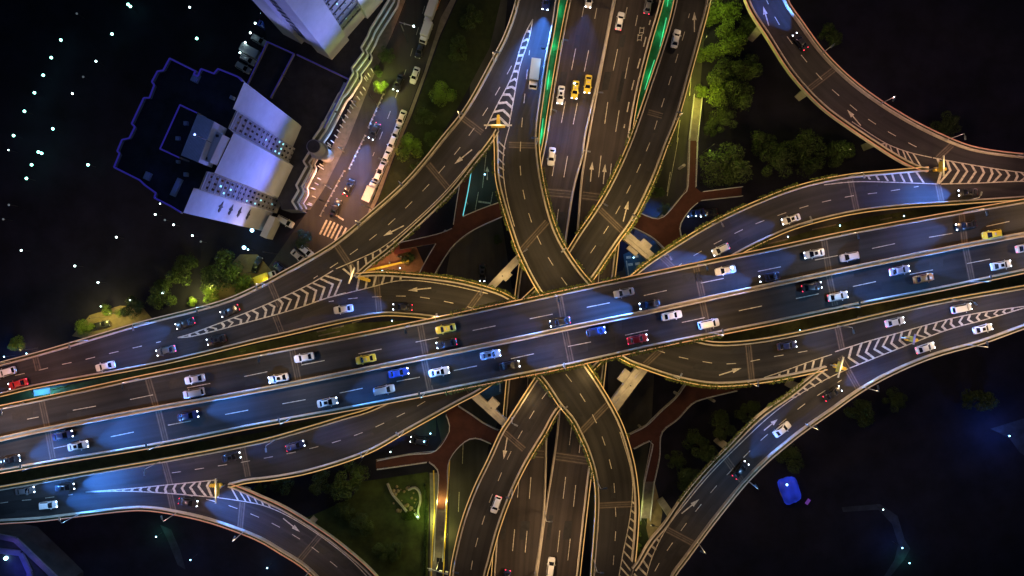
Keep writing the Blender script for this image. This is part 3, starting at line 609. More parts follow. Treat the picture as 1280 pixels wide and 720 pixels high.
# the green lit strips either side of the expressway
def green_strip(L, Rr, z, label, tubes):
    a = path(L, z); b = path(Rr, z); mb = MB(); n = 40
    for i in range(n + 1):
        p, q = a.at(a.len * i / n), b.at(b.len * i / n); mb.v += [tuple(p), tuple(q), tuple(q - Vector((0, 0, 1.2))), tuple(p - Vector((0, 0, 1.2)))]
    for i in range(n):
        for k in range(4): o = i * 4; mb.f.append((o + k, o + (k + 1) % 4, o + 4 + (k + 1) % 4, o + 4 + k))
    mb.f += [(0, 1, 2, 3), (n * 4 + 3, n * 4 + 2, n * 4 + 1, n * 4)]
    root = empty('green_median_strip', (a.at(a.len / 2).x, a.at(a.len / 2).y, 0)); tag(root, label, 'median strip')
    inv = Matrix.Translation(-root.location)
    def pt(m_, nm, mt):
        o = m_.build(nm, mt); o.parent = root; o.matrix_parent_inverse = inv; fix_normals(o); return o
    pt(mb, 'netting', M['green'])
    sp = MB()
    for i in range(0, n + 1, 5): c = (a.at(a.len * i / n) + b.at(b.len * i / n)) / 2; sp.tube((c.x, c.y, 0), (c.x, c.y, z - 1.2), .3)
    pt(sp, 'support', M['concrete_d'])
    for k, (p, q, wt) in enumerate(tubes):
        t = MB(); t.tube(P(*p, z + .5), P(*q, z + .5), .10); pt(t, 'led_tube', M['e_green'])
        n_ = max(1, int((P(*q, z) - P(*p, z)).length / 7))
        for i in range(n_):
            c = P(*p, z + 1.4).lerp(P(*q, z + 1.4), (i + .5) / n_); l = lamp_obj('green_lamp', 'POINT', c, wt * 2.4, (.1, 1.0, .45), size=.3); l.parent = root; l.matrix_parent_inverse = inv
green_strip([(700, -70), (697, 0), (688, 60), (683, 100), (676, 160), (674, 182)], [(722, -70), (708, 0), (697, 60), (690, 100), (682, 155), (678, 182)], ZE - 0.6, 'bright green strip lit by a green tube, left of the expressway',
            [((693, 42), (688, 68), 60), ((687, 88), (684, 112), 50), ((679, 148), (675, 180), 70), ((698, 0), (696, 20), 50)])
green_strip([(846, -70), (828, 0), (813, 60), (799, 118), (790, 160), (788, 172)], [(860, -70), (843, 0), (830, 50), (811, 112), (798, 150), (790, 172)], ZE - 0.6, 'dull green strip between the expressway and the ramp on its right',
            [((833, 22), (825, 58), 34), ((818, 75), (806, 112), 26), ((838, -20), (834, 8), 34)])

# ------------------------------------------------------------------ portal piers between the ramps
def portal(a, b, z, label, wid, box=None, m='concrete'):
    pa, pb = P(*a, z), P(*b, z); c = (pa + pb) / 2; root = empty('portal_pier', (c.x, c.y, 0)); tag(root, label, 'bridge pier', 'portal piers holding the ramps at the crossing')
    inv = Matrix.Translation(-root.location); d = (pb - pa); L = d.length; ang = math.atan2(d.y, d.x)
    def pt(m_, nm, mt):
        o = m_.build(nm, mt); o.parent = root; o.matrix_parent_inverse = inv; return o
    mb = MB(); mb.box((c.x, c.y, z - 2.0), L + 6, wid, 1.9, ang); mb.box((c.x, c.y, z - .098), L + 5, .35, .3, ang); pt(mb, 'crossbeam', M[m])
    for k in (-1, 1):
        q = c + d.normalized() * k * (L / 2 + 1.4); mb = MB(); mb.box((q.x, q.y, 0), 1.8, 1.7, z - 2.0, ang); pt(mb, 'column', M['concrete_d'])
    if box:
        for (t, off, sx, sy, sz) in box:
            q = pa.lerp(pb, t) + Vector((-d.y, d.x, 0)).normalized() * off; mb = MB(); mb.box((q.x, q.y, z - 1.7), sx, sy, sz, ang); pt(mb, 'maintenance_platform', M[m])
    return root
portal((779, 291), (822, 328), Z2 - 1.8, 'pale crossbeam with side platforms between two ramps, right of the centre crossing, north side', 2.3, [(.55, 1.6, 2.8, 1.6, 1.5), (.42, -1.6, 3.0, 1.4, 1.1)], 'concrete_d')
portal((806, 457), (769, 506), Z1 - 1.8, 'broad pale crossbeam with a lit block, south-east of the centre crossing', 2.8, [(.42, -2.2, 3.2, 2.0, 1.1)], 'concrete_d')
portal((649, 322), (607, 366), Z1 - 1.8, 'slim dark crossbeam with a yellow lit box, north-west of the centre crossing', 1.8, [(.45, 1.2, 2.4, 1.0, 1.5)], 'concrete_d')
portal((592, 494), (634, 532), Z2 - 1.8, 'crossbeam with a square yellowish block, south-west of the centre crossing', 1.9, [(.45, 1.6, 2.6, 2.4, 1.5)], 'concrete_d')

# ------------------------------------------------------------------ red elevated walkways
def walkway(px, label, rails, teal=()):
    z = 6.0; pts = [P(x, y, z) for x, y in px]; c = sum(pts, Vector()) / len(pts); root = empty('elevated_walkway', (c.x, c.y, 0)); tag(root, label, 'footbridge', 'red pedestrian footbridges ringing the interchange')
    inv = Matrix.Translation(-root.location)
    def pt(m_, nm, mt):
        o = m_.build(nm, mt); o.parent = root; o.matrix_parent_inverse = inv
        bm = bmesh.new(); bm.from_mesh(o.data); bmesh.ops.triangulate(bm, faces=[f for f in bm.faces if len(f.verts) > 4]); bmesh.ops.recalc_face_normals(bm, faces=bm.faces); bm.to_mesh(o.data); bm.free(); return o
    mb = MB(); mb.prism([(p.x, p.y) for p in pts], z - .7, z - .006); pt(mb, 'deck', M['concrete_d'])
    mb = MB(); cc = c
    mb.add([(p.x, p.y, z) for p in pts], [tuple(range(len(pts)))]); o = pt(mb, 'red_surface', M['red'])
    if o.data.polygons[0].normal.z < 0: o.data.flip_normals()
    for i, r in enumerate(rails):
        p = path(r, z, True); t = MB(); d = 0
        while d < p.len - .1:
            e = min(p.len, d + 1.5); t.tube(p.at(d) + Vector((0, 0, 1.1)), p.at(e) + Vector((0, 0, 1.1)), .09, n=6); t.tube(p.at(d) + Vector((0, 0, .3)), p.at(e) + Vector((0, 0, .3)), .05, n=5)
            t.tube(p.at(d), p.at(d) + Vector((0, 0, 1.1)), .05, n=5); d = e
        pt(t, 'railing', M['e_teal'] if i in teal else M['rail'])  # teal light on the rail made as the rail's own glow
    cols = MB(); k = 0
    for i in range(0, len(pts), 4):
        q = pts[i].lerp(c, .35); cols.tube((q.x, q.y, 0), (q.x, q.y, z - .7), .4)
    pt(cols, 'support', M['concrete_d'])
    return root
walkway([(582, 196), (574, 236), (567, 283), (562, 288), (547, 293), (498, 304), (500, 312), (545, 304), (527, 337), (518, 355), (538, 355), (556, 322), (570, 304), (593, 287), (628, 271), (660, 262), (660, 245), (628, 252), (600, 262), (579, 271), (586, 236), (592, 196)],
        'red Y-shaped footbridge at the upper left of the crossing, with teal lit rails',
        [[(582, 196), (574, 236), (567, 281)], [(592, 196), (586, 236), (579, 270)], [(565, 286), (547, 293), (498, 304)], [(545, 305), (536, 320), (527, 337), (519, 353)], [(538, 353), (556, 322), (570, 304), (593, 287), (628, 271)], [(579, 271), (600, 262), (628, 252)]], teal=(1,))
walkway([(861, 176), (859, 234), (854, 242), (832, 269), (819, 274), (800, 267), (775, 258), (760, 275), (792, 285), (815, 297), (831, 312), (845, 325), (860, 320), (850, 297), (849, 282), (862, 262), (871, 254), (876, 251), (927, 245.5), (927, 234), (876, 240), (869, 234), (871, 176)],
        'red Y-shaped footbridge at the upper right of the crossing, beside the round green tree',
        [[(861, 176), (859, 234), (854, 242), (832, 269), (819, 274), (800, 267)], [(792, 285), (815, 297), (831, 312)], [(852, 300), (849, 282), (862, 262), (871, 254)], [(876, 251), (927, 245.5)], [(927, 234), (878, 240)], [(869, 234), (871, 176)]])
walkway([(556, 500), (558, 518), (562, 530), (561, 541), (544, 564), (514, 567), (470, 575), (470, 586), (483, 584), (536, 577), (548, 587), (548, 609), (546, 636), (557, 637), (560, 609), (561, 575), (580, 552), (596, 547), (616, 554), (650, 562), (650, 545), (623, 537), (604, 528), (590, 518), (573, 507), (560, 492)],
        'red Y-shaped footbridge at the lower left, its stair end lit yellow',
        [[(558, 518), (562, 530), (561, 541), (544, 564), (514, 567), (472, 575)], [(472, 586), (500, 582), (534, 577)], [(537, 577), (548, 587), (548, 609), (546, 636)], [(557, 637), (560, 609), (561, 576), (580, 552), (596, 547), (614, 554)], [(573, 507), (590, 518), (604, 528), (623, 537)]])
walkway([(858, 476), (844, 497), (826, 513), (808, 531), (787, 542), (770, 545), (770, 562), (792, 560), (815, 550), (805, 602), (817, 602), (824, 570), (826, 540), (846, 524), (863, 505), (879, 498), (925, 487), (925, 476), (890, 480)],
        'dark red footbridge band at the lower right of the crossing, running under the ramps',
        [[(856, 480), (844, 497), (826, 513), (808, 531), (787, 542)], [(792, 560), (815, 550), (811, 575), (805, 602)], [(817, 602), (824, 570), (826, 540), (846, 524), (863, 505), (879, 498), (920, 488)]])
def stair(a, b, wpx, label):
    pa, pb = P(*a, 6), P(*b, 0); n = 22; d = pb - pa; h = Vector((d.x, d.y, 0)); nn = Vector((-h.y, h.x, 0)).normalized(); root = empty('stairway', (pa.x, pa.y, 0)); tag(root, label, 'stairs')
    inv = Matrix.Translation(-root.location); mb = MB(); ang = math.atan2(h.y, h.x)
    for i in range(n):
        c = pa + h * ((i + .5) / n); mb.box((c.x, c.y, 6 * (1 - (i + 1) / n) - .35), h.length / n * 1.04, wpx, .33, ang)
    o = mb.build('steps', M['paving']); o.parent = root; o.matrix_parent_inverse = inv
    for k in (-1, 1):
        q = nn * k * wpx / 2; t = MB(); t.tube(pa + q + Vector((0, 0, 1)), pb + q + Vector((0, 0, 1)), .08); t.tube(pa + q + Vector((0, 0, .3)), pb + q + Vector((0, 0, .3)), .06)
        o = t.build('handrail', M['rail']); o.parent = root; o.matrix_parent_inverse = inv
stair((551.5, 637), (548, 700), 2.4, 'straight stair leading down from the yellow lit end of the lower left footbridge')
stair((866, 176), (872, 120), 2.2, 'straight stair descending from the upper right footbridge beside the hedge trees')
stair((811, 602), (806, 650), 2.6, 'stair at the end of the lower right footbridge beside the yellow lit path')
stair((587, 196), (597, 160), 2.2, 'stair descending north from the upper left footbridge between two ramps')

# ------------------------------------------------------------------ street markings
mk = MB()
for tx, ty in ((408.7, 275), (413.7, 276.3), (418.3, 278), (422.8, 280), (427.6, 282.4), (433, 284.6), (438, 287)):
    strip(mk, P(tx, ty, .03), P(tx - 9, ty + 18, .03), .5)
strip(mk, P(420, 269, .03), P(429.5, 275, .03), .45)
dashes(mk, [(466, 195), (480, 160), (497, 115), (510, 80), (520, 45), (533, 0)], .03, 6, 2.2, .14)
markings('crosswalk_markings', mk)
mk = MB()
dashes(mk, [(598, 240), (594, 262)], .03, solid=True, wid=.15); dashes(mk, [(616, 240), (613, 256)], .03, solid=True, wid=.15); strip(mk, P(598, 252, .032), P(613, 254, .032), .45)
arrow(mk, (609, 225), (609, 208), .03); dashes(mk, [(608, 190), (603, 235)], .03, solid=True, wid=.14)
dashes(mk, [(838, 215), (834, 240)], .03, solid=True, wid=.2); dashes(mk, [(848, 172), (842, 205), (834, 245)], .03, solid=True, wid=.12)
dashes(mk, [(864, 95), (862, 120)], .03, solid=True, wid=.15); dashes(mk, [(850, 150), (846, 178)], .03, solid=True, wid=.15)
dashes(mk, [(574, 615), (573, 640)], .03, solid=True, wid=.15); dashes(mk, [(579, 552), (578, 580)], .03, solid=True, wid=.15)
for x, y in ((788, 331), (797, 330), (786, 322), (795, 321)): strip(mk, P(x - 3, y, .052), P(x + 3, y - .8, .052), .7)
for x, y in ((603, 484), (610, 482), (617, 480)): strip(mk, P(x - 2, y, .052), P(x + 2, y - .8, .052), .5)
strip(mk, P(783, 326, .05), P(786, 346, .05), .3); strip(mk, P(625, 478, .05), P(625, 490, .05), .3)
markings('road_markings', mk)
# sunken-street verge lines and streaks in the gaps beside the top viaduct
mk = MB()
for a, b in (((398, 420), (425, 414)), ((415, 411), (430, 407)), ((396, 415), (408, 412)), ((440, 404), (452, 400)), ((1015, 287), (1045, 281)), ((960, 305), (985, 299)), ((1100, 275), (1115, 272)), ((440, 512), (452, 508))): strip(mk, P(*a, .05), P(*b, .05), .35)
markings('road_markings', mk, m=M['joint'])
# yellow kerb lines beside the lawn and stair
mk = MB(); dashes(mk, [(542, 588), (543, 640), (540, 690), (538, 760)], .04, solid=True, wid=.28); dashes(mk, [(562, 575), (558, 640), (555, 700), (552, 760)], .04, solid=True, wid=.28)
markings('kerb_lines', mk, m=M['paint_y'])

# ------------------------------------------------------------------ street lamps
def lamp_mesh(h, arm):
    a = MB(); a.tube((0, 0, 0), (0, 0, h), .13, .07); a.tube((0, 0, h - .05), (arm, 0, h + .2), .06, .05)
    b = MB(); b.box((arm + .35, 0, h + .12), .95, .36, .16); b.box((arm + .35, 0, h + .28), .6, .22, .06)
    c = MB(); c.box((arm + .35, 0, h + .06), .8, .28, .05)
    return a.mesh('pole', M['steel']), b.mesh('lamp_head', M['steel']), c.mesh('lamp_glass', M['e_warm'])
LM = lamp_mesh(7.0, 0.7)
ORD = ['first', 'second', 'third', 'fourth', 'fifth', 'sixth', 'seventh', 'eighth', 'ninth', 'tenth', 'eleventh', 'twelfth']
def street_lamp(base, z, toward, label, col='warm', s=1.0, group='street lamps along the elevated roads'):
    b = P(*base, z + (.8 if z > 1 else 0)); t = P(*toward, z) - P(*base, z)
    r = empty('street_lamp', b, math.atan2(t.y, t.x)); tag(r, label, 'street lamp', group)
    for nm, me in zip(('pole', 'lamp_head'), LM[:2]):
        o = bpy.data.objects.new(nm, me); link(o); o.parent = r
        if nm == 'lamp_head':
            g2 = bpy.data.objects.new('lamp_glass', LM[2]); link(g2); g2.parent = o
    l = bpy.data.objects.new('lantern', LD[col]); link(l); l.parent = r; l.location = (1.05, 0, 6.9)
    if s != 1.0:
        l.data = LD[col].copy(); l.data.energy *= s
    return r
def lamp_row(pts, z, mid, where, first, col='warm', s=1.0):
    for i, p in enumerate(pts):
        q = path(mid, z); b = P(*p[:2], z); c = q.at(q.near(b)); k = (CAMZ - z) / FPX
        street_lamp(p[:2], z, (c.x / k + 640, 360 - c.y / k), 'lamp on %s, %s from %s' % (where, ORD[i], first), p[2] if len(p) > 2 else col, s)
def pathpoints(px, xs, z): pass
def onmain(line, x):
    for (x0, y0), (x1, y1) in zip(line, line[1:]):
        if x0 <= x <= x1: return (x, y0 + (y1 - y0) * (x - x0) / (x1 - x0))
lamp_row([(*onmain(mN, x), c) for x, c in ((-40, 'amber'), (30, 'amber'), (174, 'amber'), (338, 'warm'), (512, 'gold'), (694, 'gold'), (872, 'warm'), (1052, 'warm'), (1205, 'amber'), (1340, 'warm'))], Z0, mM, 'the north side of the top viaduct', 'the left', s=1.0)
lamp_row([(*onmain(mS, x), c) for x, c in ((-30, 'cool'), (55, 'cool'), (205, 'cool'), (363, 'cool'), (531, 'cool'), (704, 'gold'), (893, 'warm'), (1056, 'cool'), (1212, 'cool'), (1340, 'warm'))], Z0, mM, 'the south side of the top viaduct', 'the left', s=1.0)
lamp_row([(13, 452, 'pink'), (110, 425, 'pink'), (186, 403, 'cool'), (262, 383, 'cool'), (333, 355), (452, 279, 'gold'), (504, 232, 'gold'), (575, 148, 'gold'), (617, 77), (644, 12)], Z1, b1C, 'the outer parapet of the upper left ramp', 'the left', s=.62)
lamp_row([(548, 398, 'gold'), (604, 361, 'gold'), (700, 506, 'gold'), (746, 600, 'gold'), (742, 700)], Z1, R2_extra, 'the ramp curving from left to bottom', 'its left end', s=.62)
lamp_row([(683, 75, 'cool'), (671, 180, 'gold'), (652, 318, 'gold'), (705, 312, 'gold'), (840, 469, 'gold'), (935, 478, 'gold'), (1047, 407), (1190, 375)], Z1, [(662, 63), (653, 147), (653, 234), (683, 318), (748, 395), (844, 445), (902, 455), (1018, 437), (1200, 385)], 'the ramp bending from top to right', 'its top end', s=.62)
lamp_row([(872, 678), (935, 601, 'cool'), (1007, 530), (1079, 484), (1210, 431), (1300, 400)], Z1, [(812, 730), (895, 608), (980, 526), (1052, 475), (1170, 425), (1280, 395)], 'the outer parapet of the lower right ramp', 'the bottom', s=.62)
lamp_row([(884, 8), (845, 150), (790, 276, 'gold'), (748, 258, 'gold'), (505, 539, 'gold'), (460, 564, 'gold'), (345, 549), (200, 577), (60, 600, 'cool')], Z2, [(862, 17), (839, 96), (803, 200), (764, 277), (713, 350), (600, 455), (514, 512), (410, 555), (275, 582), (91, 618), (0, 629)], 'the top right to lower left ramp', 'its top end', s=.55)
lamp_row([(100, 642, 'cool'), (222, 640, 'pink'), (305, 664), (388, 712)], Z2, [(0, 635), (107, 628), (220, 630), (315, 643), (413, 702)], 'the outer parapet of the lower left ramp', 'the left', s=.55)
lamp_row([(1200, 252), (1061, 221), (1000, 281), (890, 280), (827, 320, 'gold'), (640, 522, 'amber'), (640, 612), (569, 700)], Z2, [(1300, 236), (1148, 233), (1044, 249), (939, 282), (840, 338), (725, 442), (662, 523), (624, 598), (590, 704)], 'the ramp from right to bottom', 'its right end', s=.55)
lamp_row([(978, 0, 'pink'), (1027, 67), (1100, 130, 'pink'), (1182, 175, 'pink'), (1270, 195, 'pink')], Z2, [(958, 0), (1001, 68), (1059, 128), (1104, 161), (1152, 187), (1270, 207)], 'the outer parapet of the upper right ramp', 'the top', s=.55)
lamp_row([(766, 10), (742, 125), (727, 195), (681, 640), (669, 715)], ZE, [(795, 20), (770, 140), (755, 200), (740, 330), (720, 500), (705, 600), (690, 700)], 'the median of the low expressway', 'the top', col='warm', s=.75)
lamp_row([(700, 62), (687, 145)], ZE, [(725, 60), (712, 145), (650, 600), (640, 690)], 'the left parapet of the low expressway', 'the top', col='warm', s=.45)
# ground level lamps
for (x, y, tx, ty, lab, c, s) in ((490, 8, 510, 12, 'street lamp at the top of the side street, by the tower corner', 'orange', 3.2), (414, 236, 432, 242, 'street lamp on the kerb between colonnade and crosswalk', 'orange', 1.7), (486, 206, 468, 200, 'street lamp on the kerb behind the parked row', 'orange', .45), (446, 134, 462, 140, 'street lamp on the kerb below the glowing small tree', 'orange', .45),
                                  (466, 262, 440, 255, 'street lamp at the front of the row of parked vehicles', 'orange', 1.5), (430, 190, 446, 195, 'street lamp on the kerb beside the long cornice', 'cool', .35)):
    street_lamp((x, y), 0, (tx, ty), lab, c, s, 'street lamps on the ground')

# ------------------------------------------------------------------ yellow portal signs at the gores
def gore_post(px, py, z, ang, label, bar=6.0, purple=False):
    c = P(px, py, z); r = empty('gore_sign', c, R(ang)); tag(r, label, 'road sign', 'lit posts at the splitting points')
    a = MB(); a.tube((0, 0, 0), (0, 0, 5.2), .16, .12); a.build('post', M['steel'], r)
    b = MB(); b.box((0, 0, 5.0), bar, .28, .35); b.build('sign_beam', M['paint'] if not purple else M['steel'], r)
    d = MB(); d.box((0, -.16, 3.6), bar * .5, .1, 1.3); d.build('sign_panel', M['paint_y'], r)
    e = MB()
    for k in range(5): e.tube((0, 1.0 + k * .55, 0), (0, 1.0 + k * .55, .9), .5 - k * .03, n=12)
    e.build('crash_cushion', M['paint_y'], r)
    lamp_obj('sign_lamp', 'POINT', Vector((c.x, c.y, z + 6.6)), 120 if purple else 520, (.35, .25, 1.0) if purple else (1.0, .72, .32), r, .2)
gore_post(623, 163, Z1, 0, 'yellow lit sign post on the split point at the top centre', 6.5)
gore_post(1163, 212, Z2, -90, 'yellow lit sign post on the split point at the upper right', 5)
gore_post(281, 606, Z2, 90, 'yellow lit sign post on the split point at the lower left', 6)
gore_post(1038, 456, Z1, -105, 'slanted sign post on the merging point at lower right', 5)
gore_post(1127, 422, Z1, -100, 'small violet lit post in the middle of the lower right striped wedge', 2.5, True)
gore_post(446, 345, Z1, -110, 'sign post on the merging point left of the centre', 4)

# ------------------------------------------------------------------ vehicles
def loft(stations, sec, closed=True):
    """stations [(x, halfwidth, z0, z1)], sec = list of (fw, fz)"""
    mb = MB(); k = len(sec)
    for x, wv, z0, z1 in stations:
        for fw, fz in sec: mb.v.append((x, wv * fw, z0 + (z1 - z0) * fz))
    for i in range(len(stations) - 1):
        for j in range(k): a = i * k + j; b = i * k + (j + 1) % k; mb.f.append((a, b, b + k, a + k))
    mb.f.append(tuple(range(k - 1, -1, -1))); mb.f.append(tuple((len(stations) - 1) * k + j for j in range(k)))
    return mb
SEC = [(-.86, 0), (-.98, .12), (-1, .45), (-.98, .72), (-.9, .93), (-.72, 1.0), (0, 1.03), (.72, 1.0), (.9, .93), (.98, .72), (1, .45), (.98, .12), (.86, 0)]
PAINT = {}
def paint(colour):
    if colour not in PAINT:
        c = dict(white=(.72, .71, .72), silver=(.42, .43, .47), black=(.018, .018, .022), yellow=(.72, .55, .05), blue=(.02, .06, .42), navy=(.02, .03, .12), red=(.45, .02, .02), orange=(.62, .2, .04), grey=(.12, .12, .13), beige=(.48, .44, .38), lilac=(.5, .48, .62))[colour]
        m = mat('car paint ' + colour, c, .32, 0, spec=.5); m.node_tree.nodes['Principled BSDF'].inputs['Coat Weight'].default_value = .5; PAINT[colour] = m
    return PAINT[colour]
CM = {}
def car_meshes(kind, colour, lit):
    key = (kind, colour, lit)
    if key in CM: return CM[key]
    out = []; pm = paint(colour)
    if kind in ('sedan', 'hatch', 'van'):
        L = dict(sedan=2.35, hatch=2.2, van=2.45)[kind]; wv = dict(sedan=.91, hatch=.93, van=.95)[kind]; sh = dict(sedan=.92, hatch=1.0, van=1.05)[kind]
        st = [(-L, wv * .78, .42, sh * .86), (-L + .12, wv * .9, .3, sh * .97), (-L + .5, wv * .97, .24, sh), (-1.3, wv, .22, sh * 1.01), (0, wv, .22, sh), (.9, wv, .22, sh * .98), (1.4, wv * .98, .24, sh * .93), (L - .4, wv * .95, .26, sh * .86), (L - .12, wv * .86, .3, sh * .76), (L, wv * .7, .4, sh * .62)]
        body = loft(st, SEC)
        rx = dict(sedan=(-1.75, -1.05, .38, 1.15), hatch=(-2.05, -1.72, .4, 1.2), van=(-2.35, -2.12, .75, 1.5))[kind]; rh = dict(sedan=1.45, hatch=1.62, van=1.85)[kind]; rw = wv * .74; bw = wv * .92
        def ring(x0, x1, hw, z, n=4):
            return [(x0, -hw * .92, z), (x0 + .12, -hw, z), (x1 - .12, -hw, z), (x1, -hw * .9, z), (x1, hw * .9, z), (x1 - .12, hw, z), (x0 + .12, hw, z), (x0, hw * .92, z)]
        lo = ring(rx[0], rx[3], bw, sh * .97); hi = ring(rx[1], rx[2], rw, rh - .05); cap = ring(rx[1] + .12, rx[2] - .12, rw * .85, rh)
        n0 = len(body.v); body.v += lo + hi + cap
        for a in range(8):
            b = (a + 1) % 8
            body.f += [(n0 + a, n0 + b, n0 + 8 + b, n0 + 8 + a), (n0 + 8 + a, n0 + 8 + b, n0 + 16 + b, n0 + 16 + a)]
        body.f.append(tuple(n0 + 16 + a for a in range(8)))
        out.append(('body', body.mesh('body', pm), None))
        def panel(a, b, c, d, s=.85, off=.014):
            a, b, c, d = map(Vector, (a, b, c, d)); m_ = (a + b + c + d) / 4; nn = (b - a).cross(d - a).normalized() * off
            if nn.dot(m_ - Vector((0, 0, .8))) < 0: nn = -nn
            mb = MB(); q = [m_ + (p - m_) * s + nn for p in (a, b, c, d)]; mb.add(q + [p - nn * .9 for p in q], [(0, 1, 2, 3), (7, 6, 5, 4), (0, 4, 5, 1), (1, 5, 6, 2), (2, 6, 7, 3), (3, 7, 4, 0)]); return mb
        out.append(('windscreen', panel(lo[3], lo[4], hi[4], hi[3], .9).mesh('windscreen', M['cglass']), None))
        out.append(('rear_window', panel(lo[7], lo[0], hi[0], hi[7], .84).mesh('rear_window', M['cglass']), None))
        for y in (0, 1):
            i = (1, 2) if y == 0 else (5, 6); out.append(('side_window', panel(lo[i[0]], lo[i[1]], hi[i[1]], hi[i[0]], .86).mesh('side_window', M['cglass']), None))
        hx, hz, ty = L - .16, sh * .70, wv * .66
        for k in (-1, 1):
            m_ = MB(); m_.ball((hx - .02, k * ty, hz), .18, 8, 5, .55); out.append(('headlight', m_.mesh('headlight', M['e_head'] if lit in ('on', 'head') else M['e_dim']), None))
            m_ = MB(); m_.ball((-L + .13, k * ty, sh * .84), .18, 8, 5, .5); out.append(('taillight', m_.mesh('taillight', M['e_tail'] if lit in ('on', 'tail') else M['e_taild']), None))
            m_ = MB(); m_.ball((.8, k * (wv + .1), sh * 1.0), .13, 6, 4, .7); out.append(('mirror', m_.mesh('mirror', pm), None))
        if colour == 'yellow':
            m_ = MB(); m_.box((-.25, 0, rh - .01), .25, .6, .14); out.append(('roof_sign', m_.mesh('roof_sign', M['rail']), None))
        elif kind == 'sedan' and colour in ('silver', 'black', 'white') and lit == 'head':
            m_ = MB(); m_.box((-.2, 0, rh + .002), .75, .72, .012); out.append(('sunroof', m_.mesh('sunroof', M['cglass']), None))
        wx = (1.42, -1.38)
    else:  # box truck: cab forward
        L = 3.4 if kind == 'truck' else 2.9; wv = 1.12
        cab = loft([(L - 1.5, wv * .9, .5, 2.1), (L - .6, wv * .92, .45, 2.05), (L - .15, wv * .9, .45, 1.5), (L, wv * .84, .5, 1.15)], SEC)
        out.append(('cab', cab.mesh('cab', paint('white')), None))
        m_ = MB(); m_.box(((-L + L - 1.7) / 2, 0, .75), 2 * L - 1.7, wv * 2, 2.0); m_.box(((-L + L - 1.7) / 2, 0, 2.76), 2 * L - 2.1, wv * 1.75, .05)
        m_.box((-.2, 0, .45), 2 * L - .8, .9, .28); out.append(('cargo_box', m_.mesh('cargo_box', pm), None))
        m_ = MB(); m_.add([(L - .58, -.85, 1.98), (L - .1, -.8, 1.42), (L - .1, .8, 1.42), (L - .58, .85, 1.98), (L - .63, -.85, 1.9), (L - .2, -.8, 1.3), (L - .2, .8, 1.3), (L - .63, .85, 1.9)], [(0, 1, 2, 3), (0, 4, 5, 1), (1, 5, 6, 2), (2, 6, 7, 3), (3, 7, 4, 0)]); 
        for v in range(len(m_.v)): x, y, z = m_.v[v]; m_.v[v] = (x + .05, y, z + .1)
        out.append(('windscreen', m_.mesh('windscreen', M['cglass']), None))
        for k in (-1, 1):
            m_ = MB(); m_.ball((L - .05, k * .8, .8), .2, 8, 5, .7); out.append(('headlight', m_.mesh('headlight', M['e_head'] if lit in ('on', 'head') else M['e_dim']), None))
            m_ = MB(); m_.ball((-L + .02, k * .9, .8), .13, 8, 5); out.append(('taillight', m_.mesh('taillight', M['e_tail'] if lit in ('on', 'tail') else M['e_taild']), None))
        wx = (L - .9, -L + 1.1)
    for x in wx:
        for k in (-1, 1):
            ty = MB(); ty.tube((x, k * (wv - .2), .33), (x, k * (wv + .01), .33), .33, n=14); rm = MB(); rm.tube((x, k * (wv + .011), .33), (x, k * (wv + .03), .33), .2, .17, n=10)
            out.append(('wheel', ty.mesh('wheel', M['tyre']), rm.mesh('rim', M['rim'])))
    for nm, me, sub in out:
        if nm in ('body', 'cab'):
            for p in me.polygons: p.use_smooth = len(p.vertices) == 4
            try: me.set_sharp_from_angle(angle=R(35))
            except Exception: pass
    CM[key] = out; return out
beam_cache = {}
def beam(wt, col):
    key = (wt, col)
    if key not in beam_cache:
        l = bpy.data.lights.new('headlight_beam', 'SPOT'); l.energy = wt; l.color = col; l.spot_size = R(74); l.spot_blend = 1.0; l.shadow_soft_size = .15; beam_cache[key] = l
        l.use_nodes = True; N = l.node_tree.nodes; L = l.node_tree.links; g = N.new('ShaderNodeNewGeometry'); sp = N.new('ShaderNodeSeparateXYZ'); L.new(g.outputs['Incoming'], sp.inputs[0])
        a = N.new('ShaderNodeMath'); a.operation = 'ABSOLUTE'; L.new(sp.outputs['Z'], a.inputs[0]); b = N.new('ShaderNodeMath'); b.operation = 'MAXIMUM'; b.inputs[1].default_value = .10; L.new(a.outputs[0], b.inputs[0])
        c = N.new('ShaderNodeMath'); c.operation = 'POWER'; c.inputs[1].default_value = -2.5; L.new(b.outputs[0], c.inputs[0]); L.new(c.outputs[0], N['Emission'].inputs['Strength'])
    return beam_cache[key]
BEAMW = 215.0
NV = {'n': 0}
def vehicle(px, py, z, ang, kind, colour, label, lit='on', power=1.0, col=(.05, .24, 1.0), group=None, cat=None, scale=1.0):
    hz = .8 if kind != 'truck' else 1.2
    c = P(px, py, z + hz); c.z = z + .012
    name = {'sedan': 'sedan_car', 'hatch': 'hatchback_car', 'van': 'van', 'truck': 'box_truck', 'minitruck': 'small_truck'}[kind]
    r = empty(name, c, R(ang)); r.scale = (scale,) * 3
    tag(r, label, cat or {'sedan': 'car', 'hatch': 'car', 'van': 'van', 'truck': 'truck', 'minitruck': 'truck'}[kind], group or GRP)
    for nm, me, sub in car_meshes(kind, colour, lit):
        o = bpy.data.objects.new(nm, me); link(o); o.parent = r
        if sub is not None: s2 = bpy.data.objects.new('rim', sub); link(s2); s2.parent = o
    if lit in ('on', 'head') and power > 0:
        l = bpy.data.objects.new('headlight_beam', beam(round(BEAMW * power, 1), col)); link(l); l.parent = r; L = 2.5 if kind != 'truck' else 3.6
        l.location = (L, 0, 1.1); l.rotation_euler = Vector((1, 0, -.13)).to_track_quat('-Z', 'Y').to_euler()
    return r
GRP = 'vehicles driving on the top viaduct'
W_, E_ = 191.5, 11.5
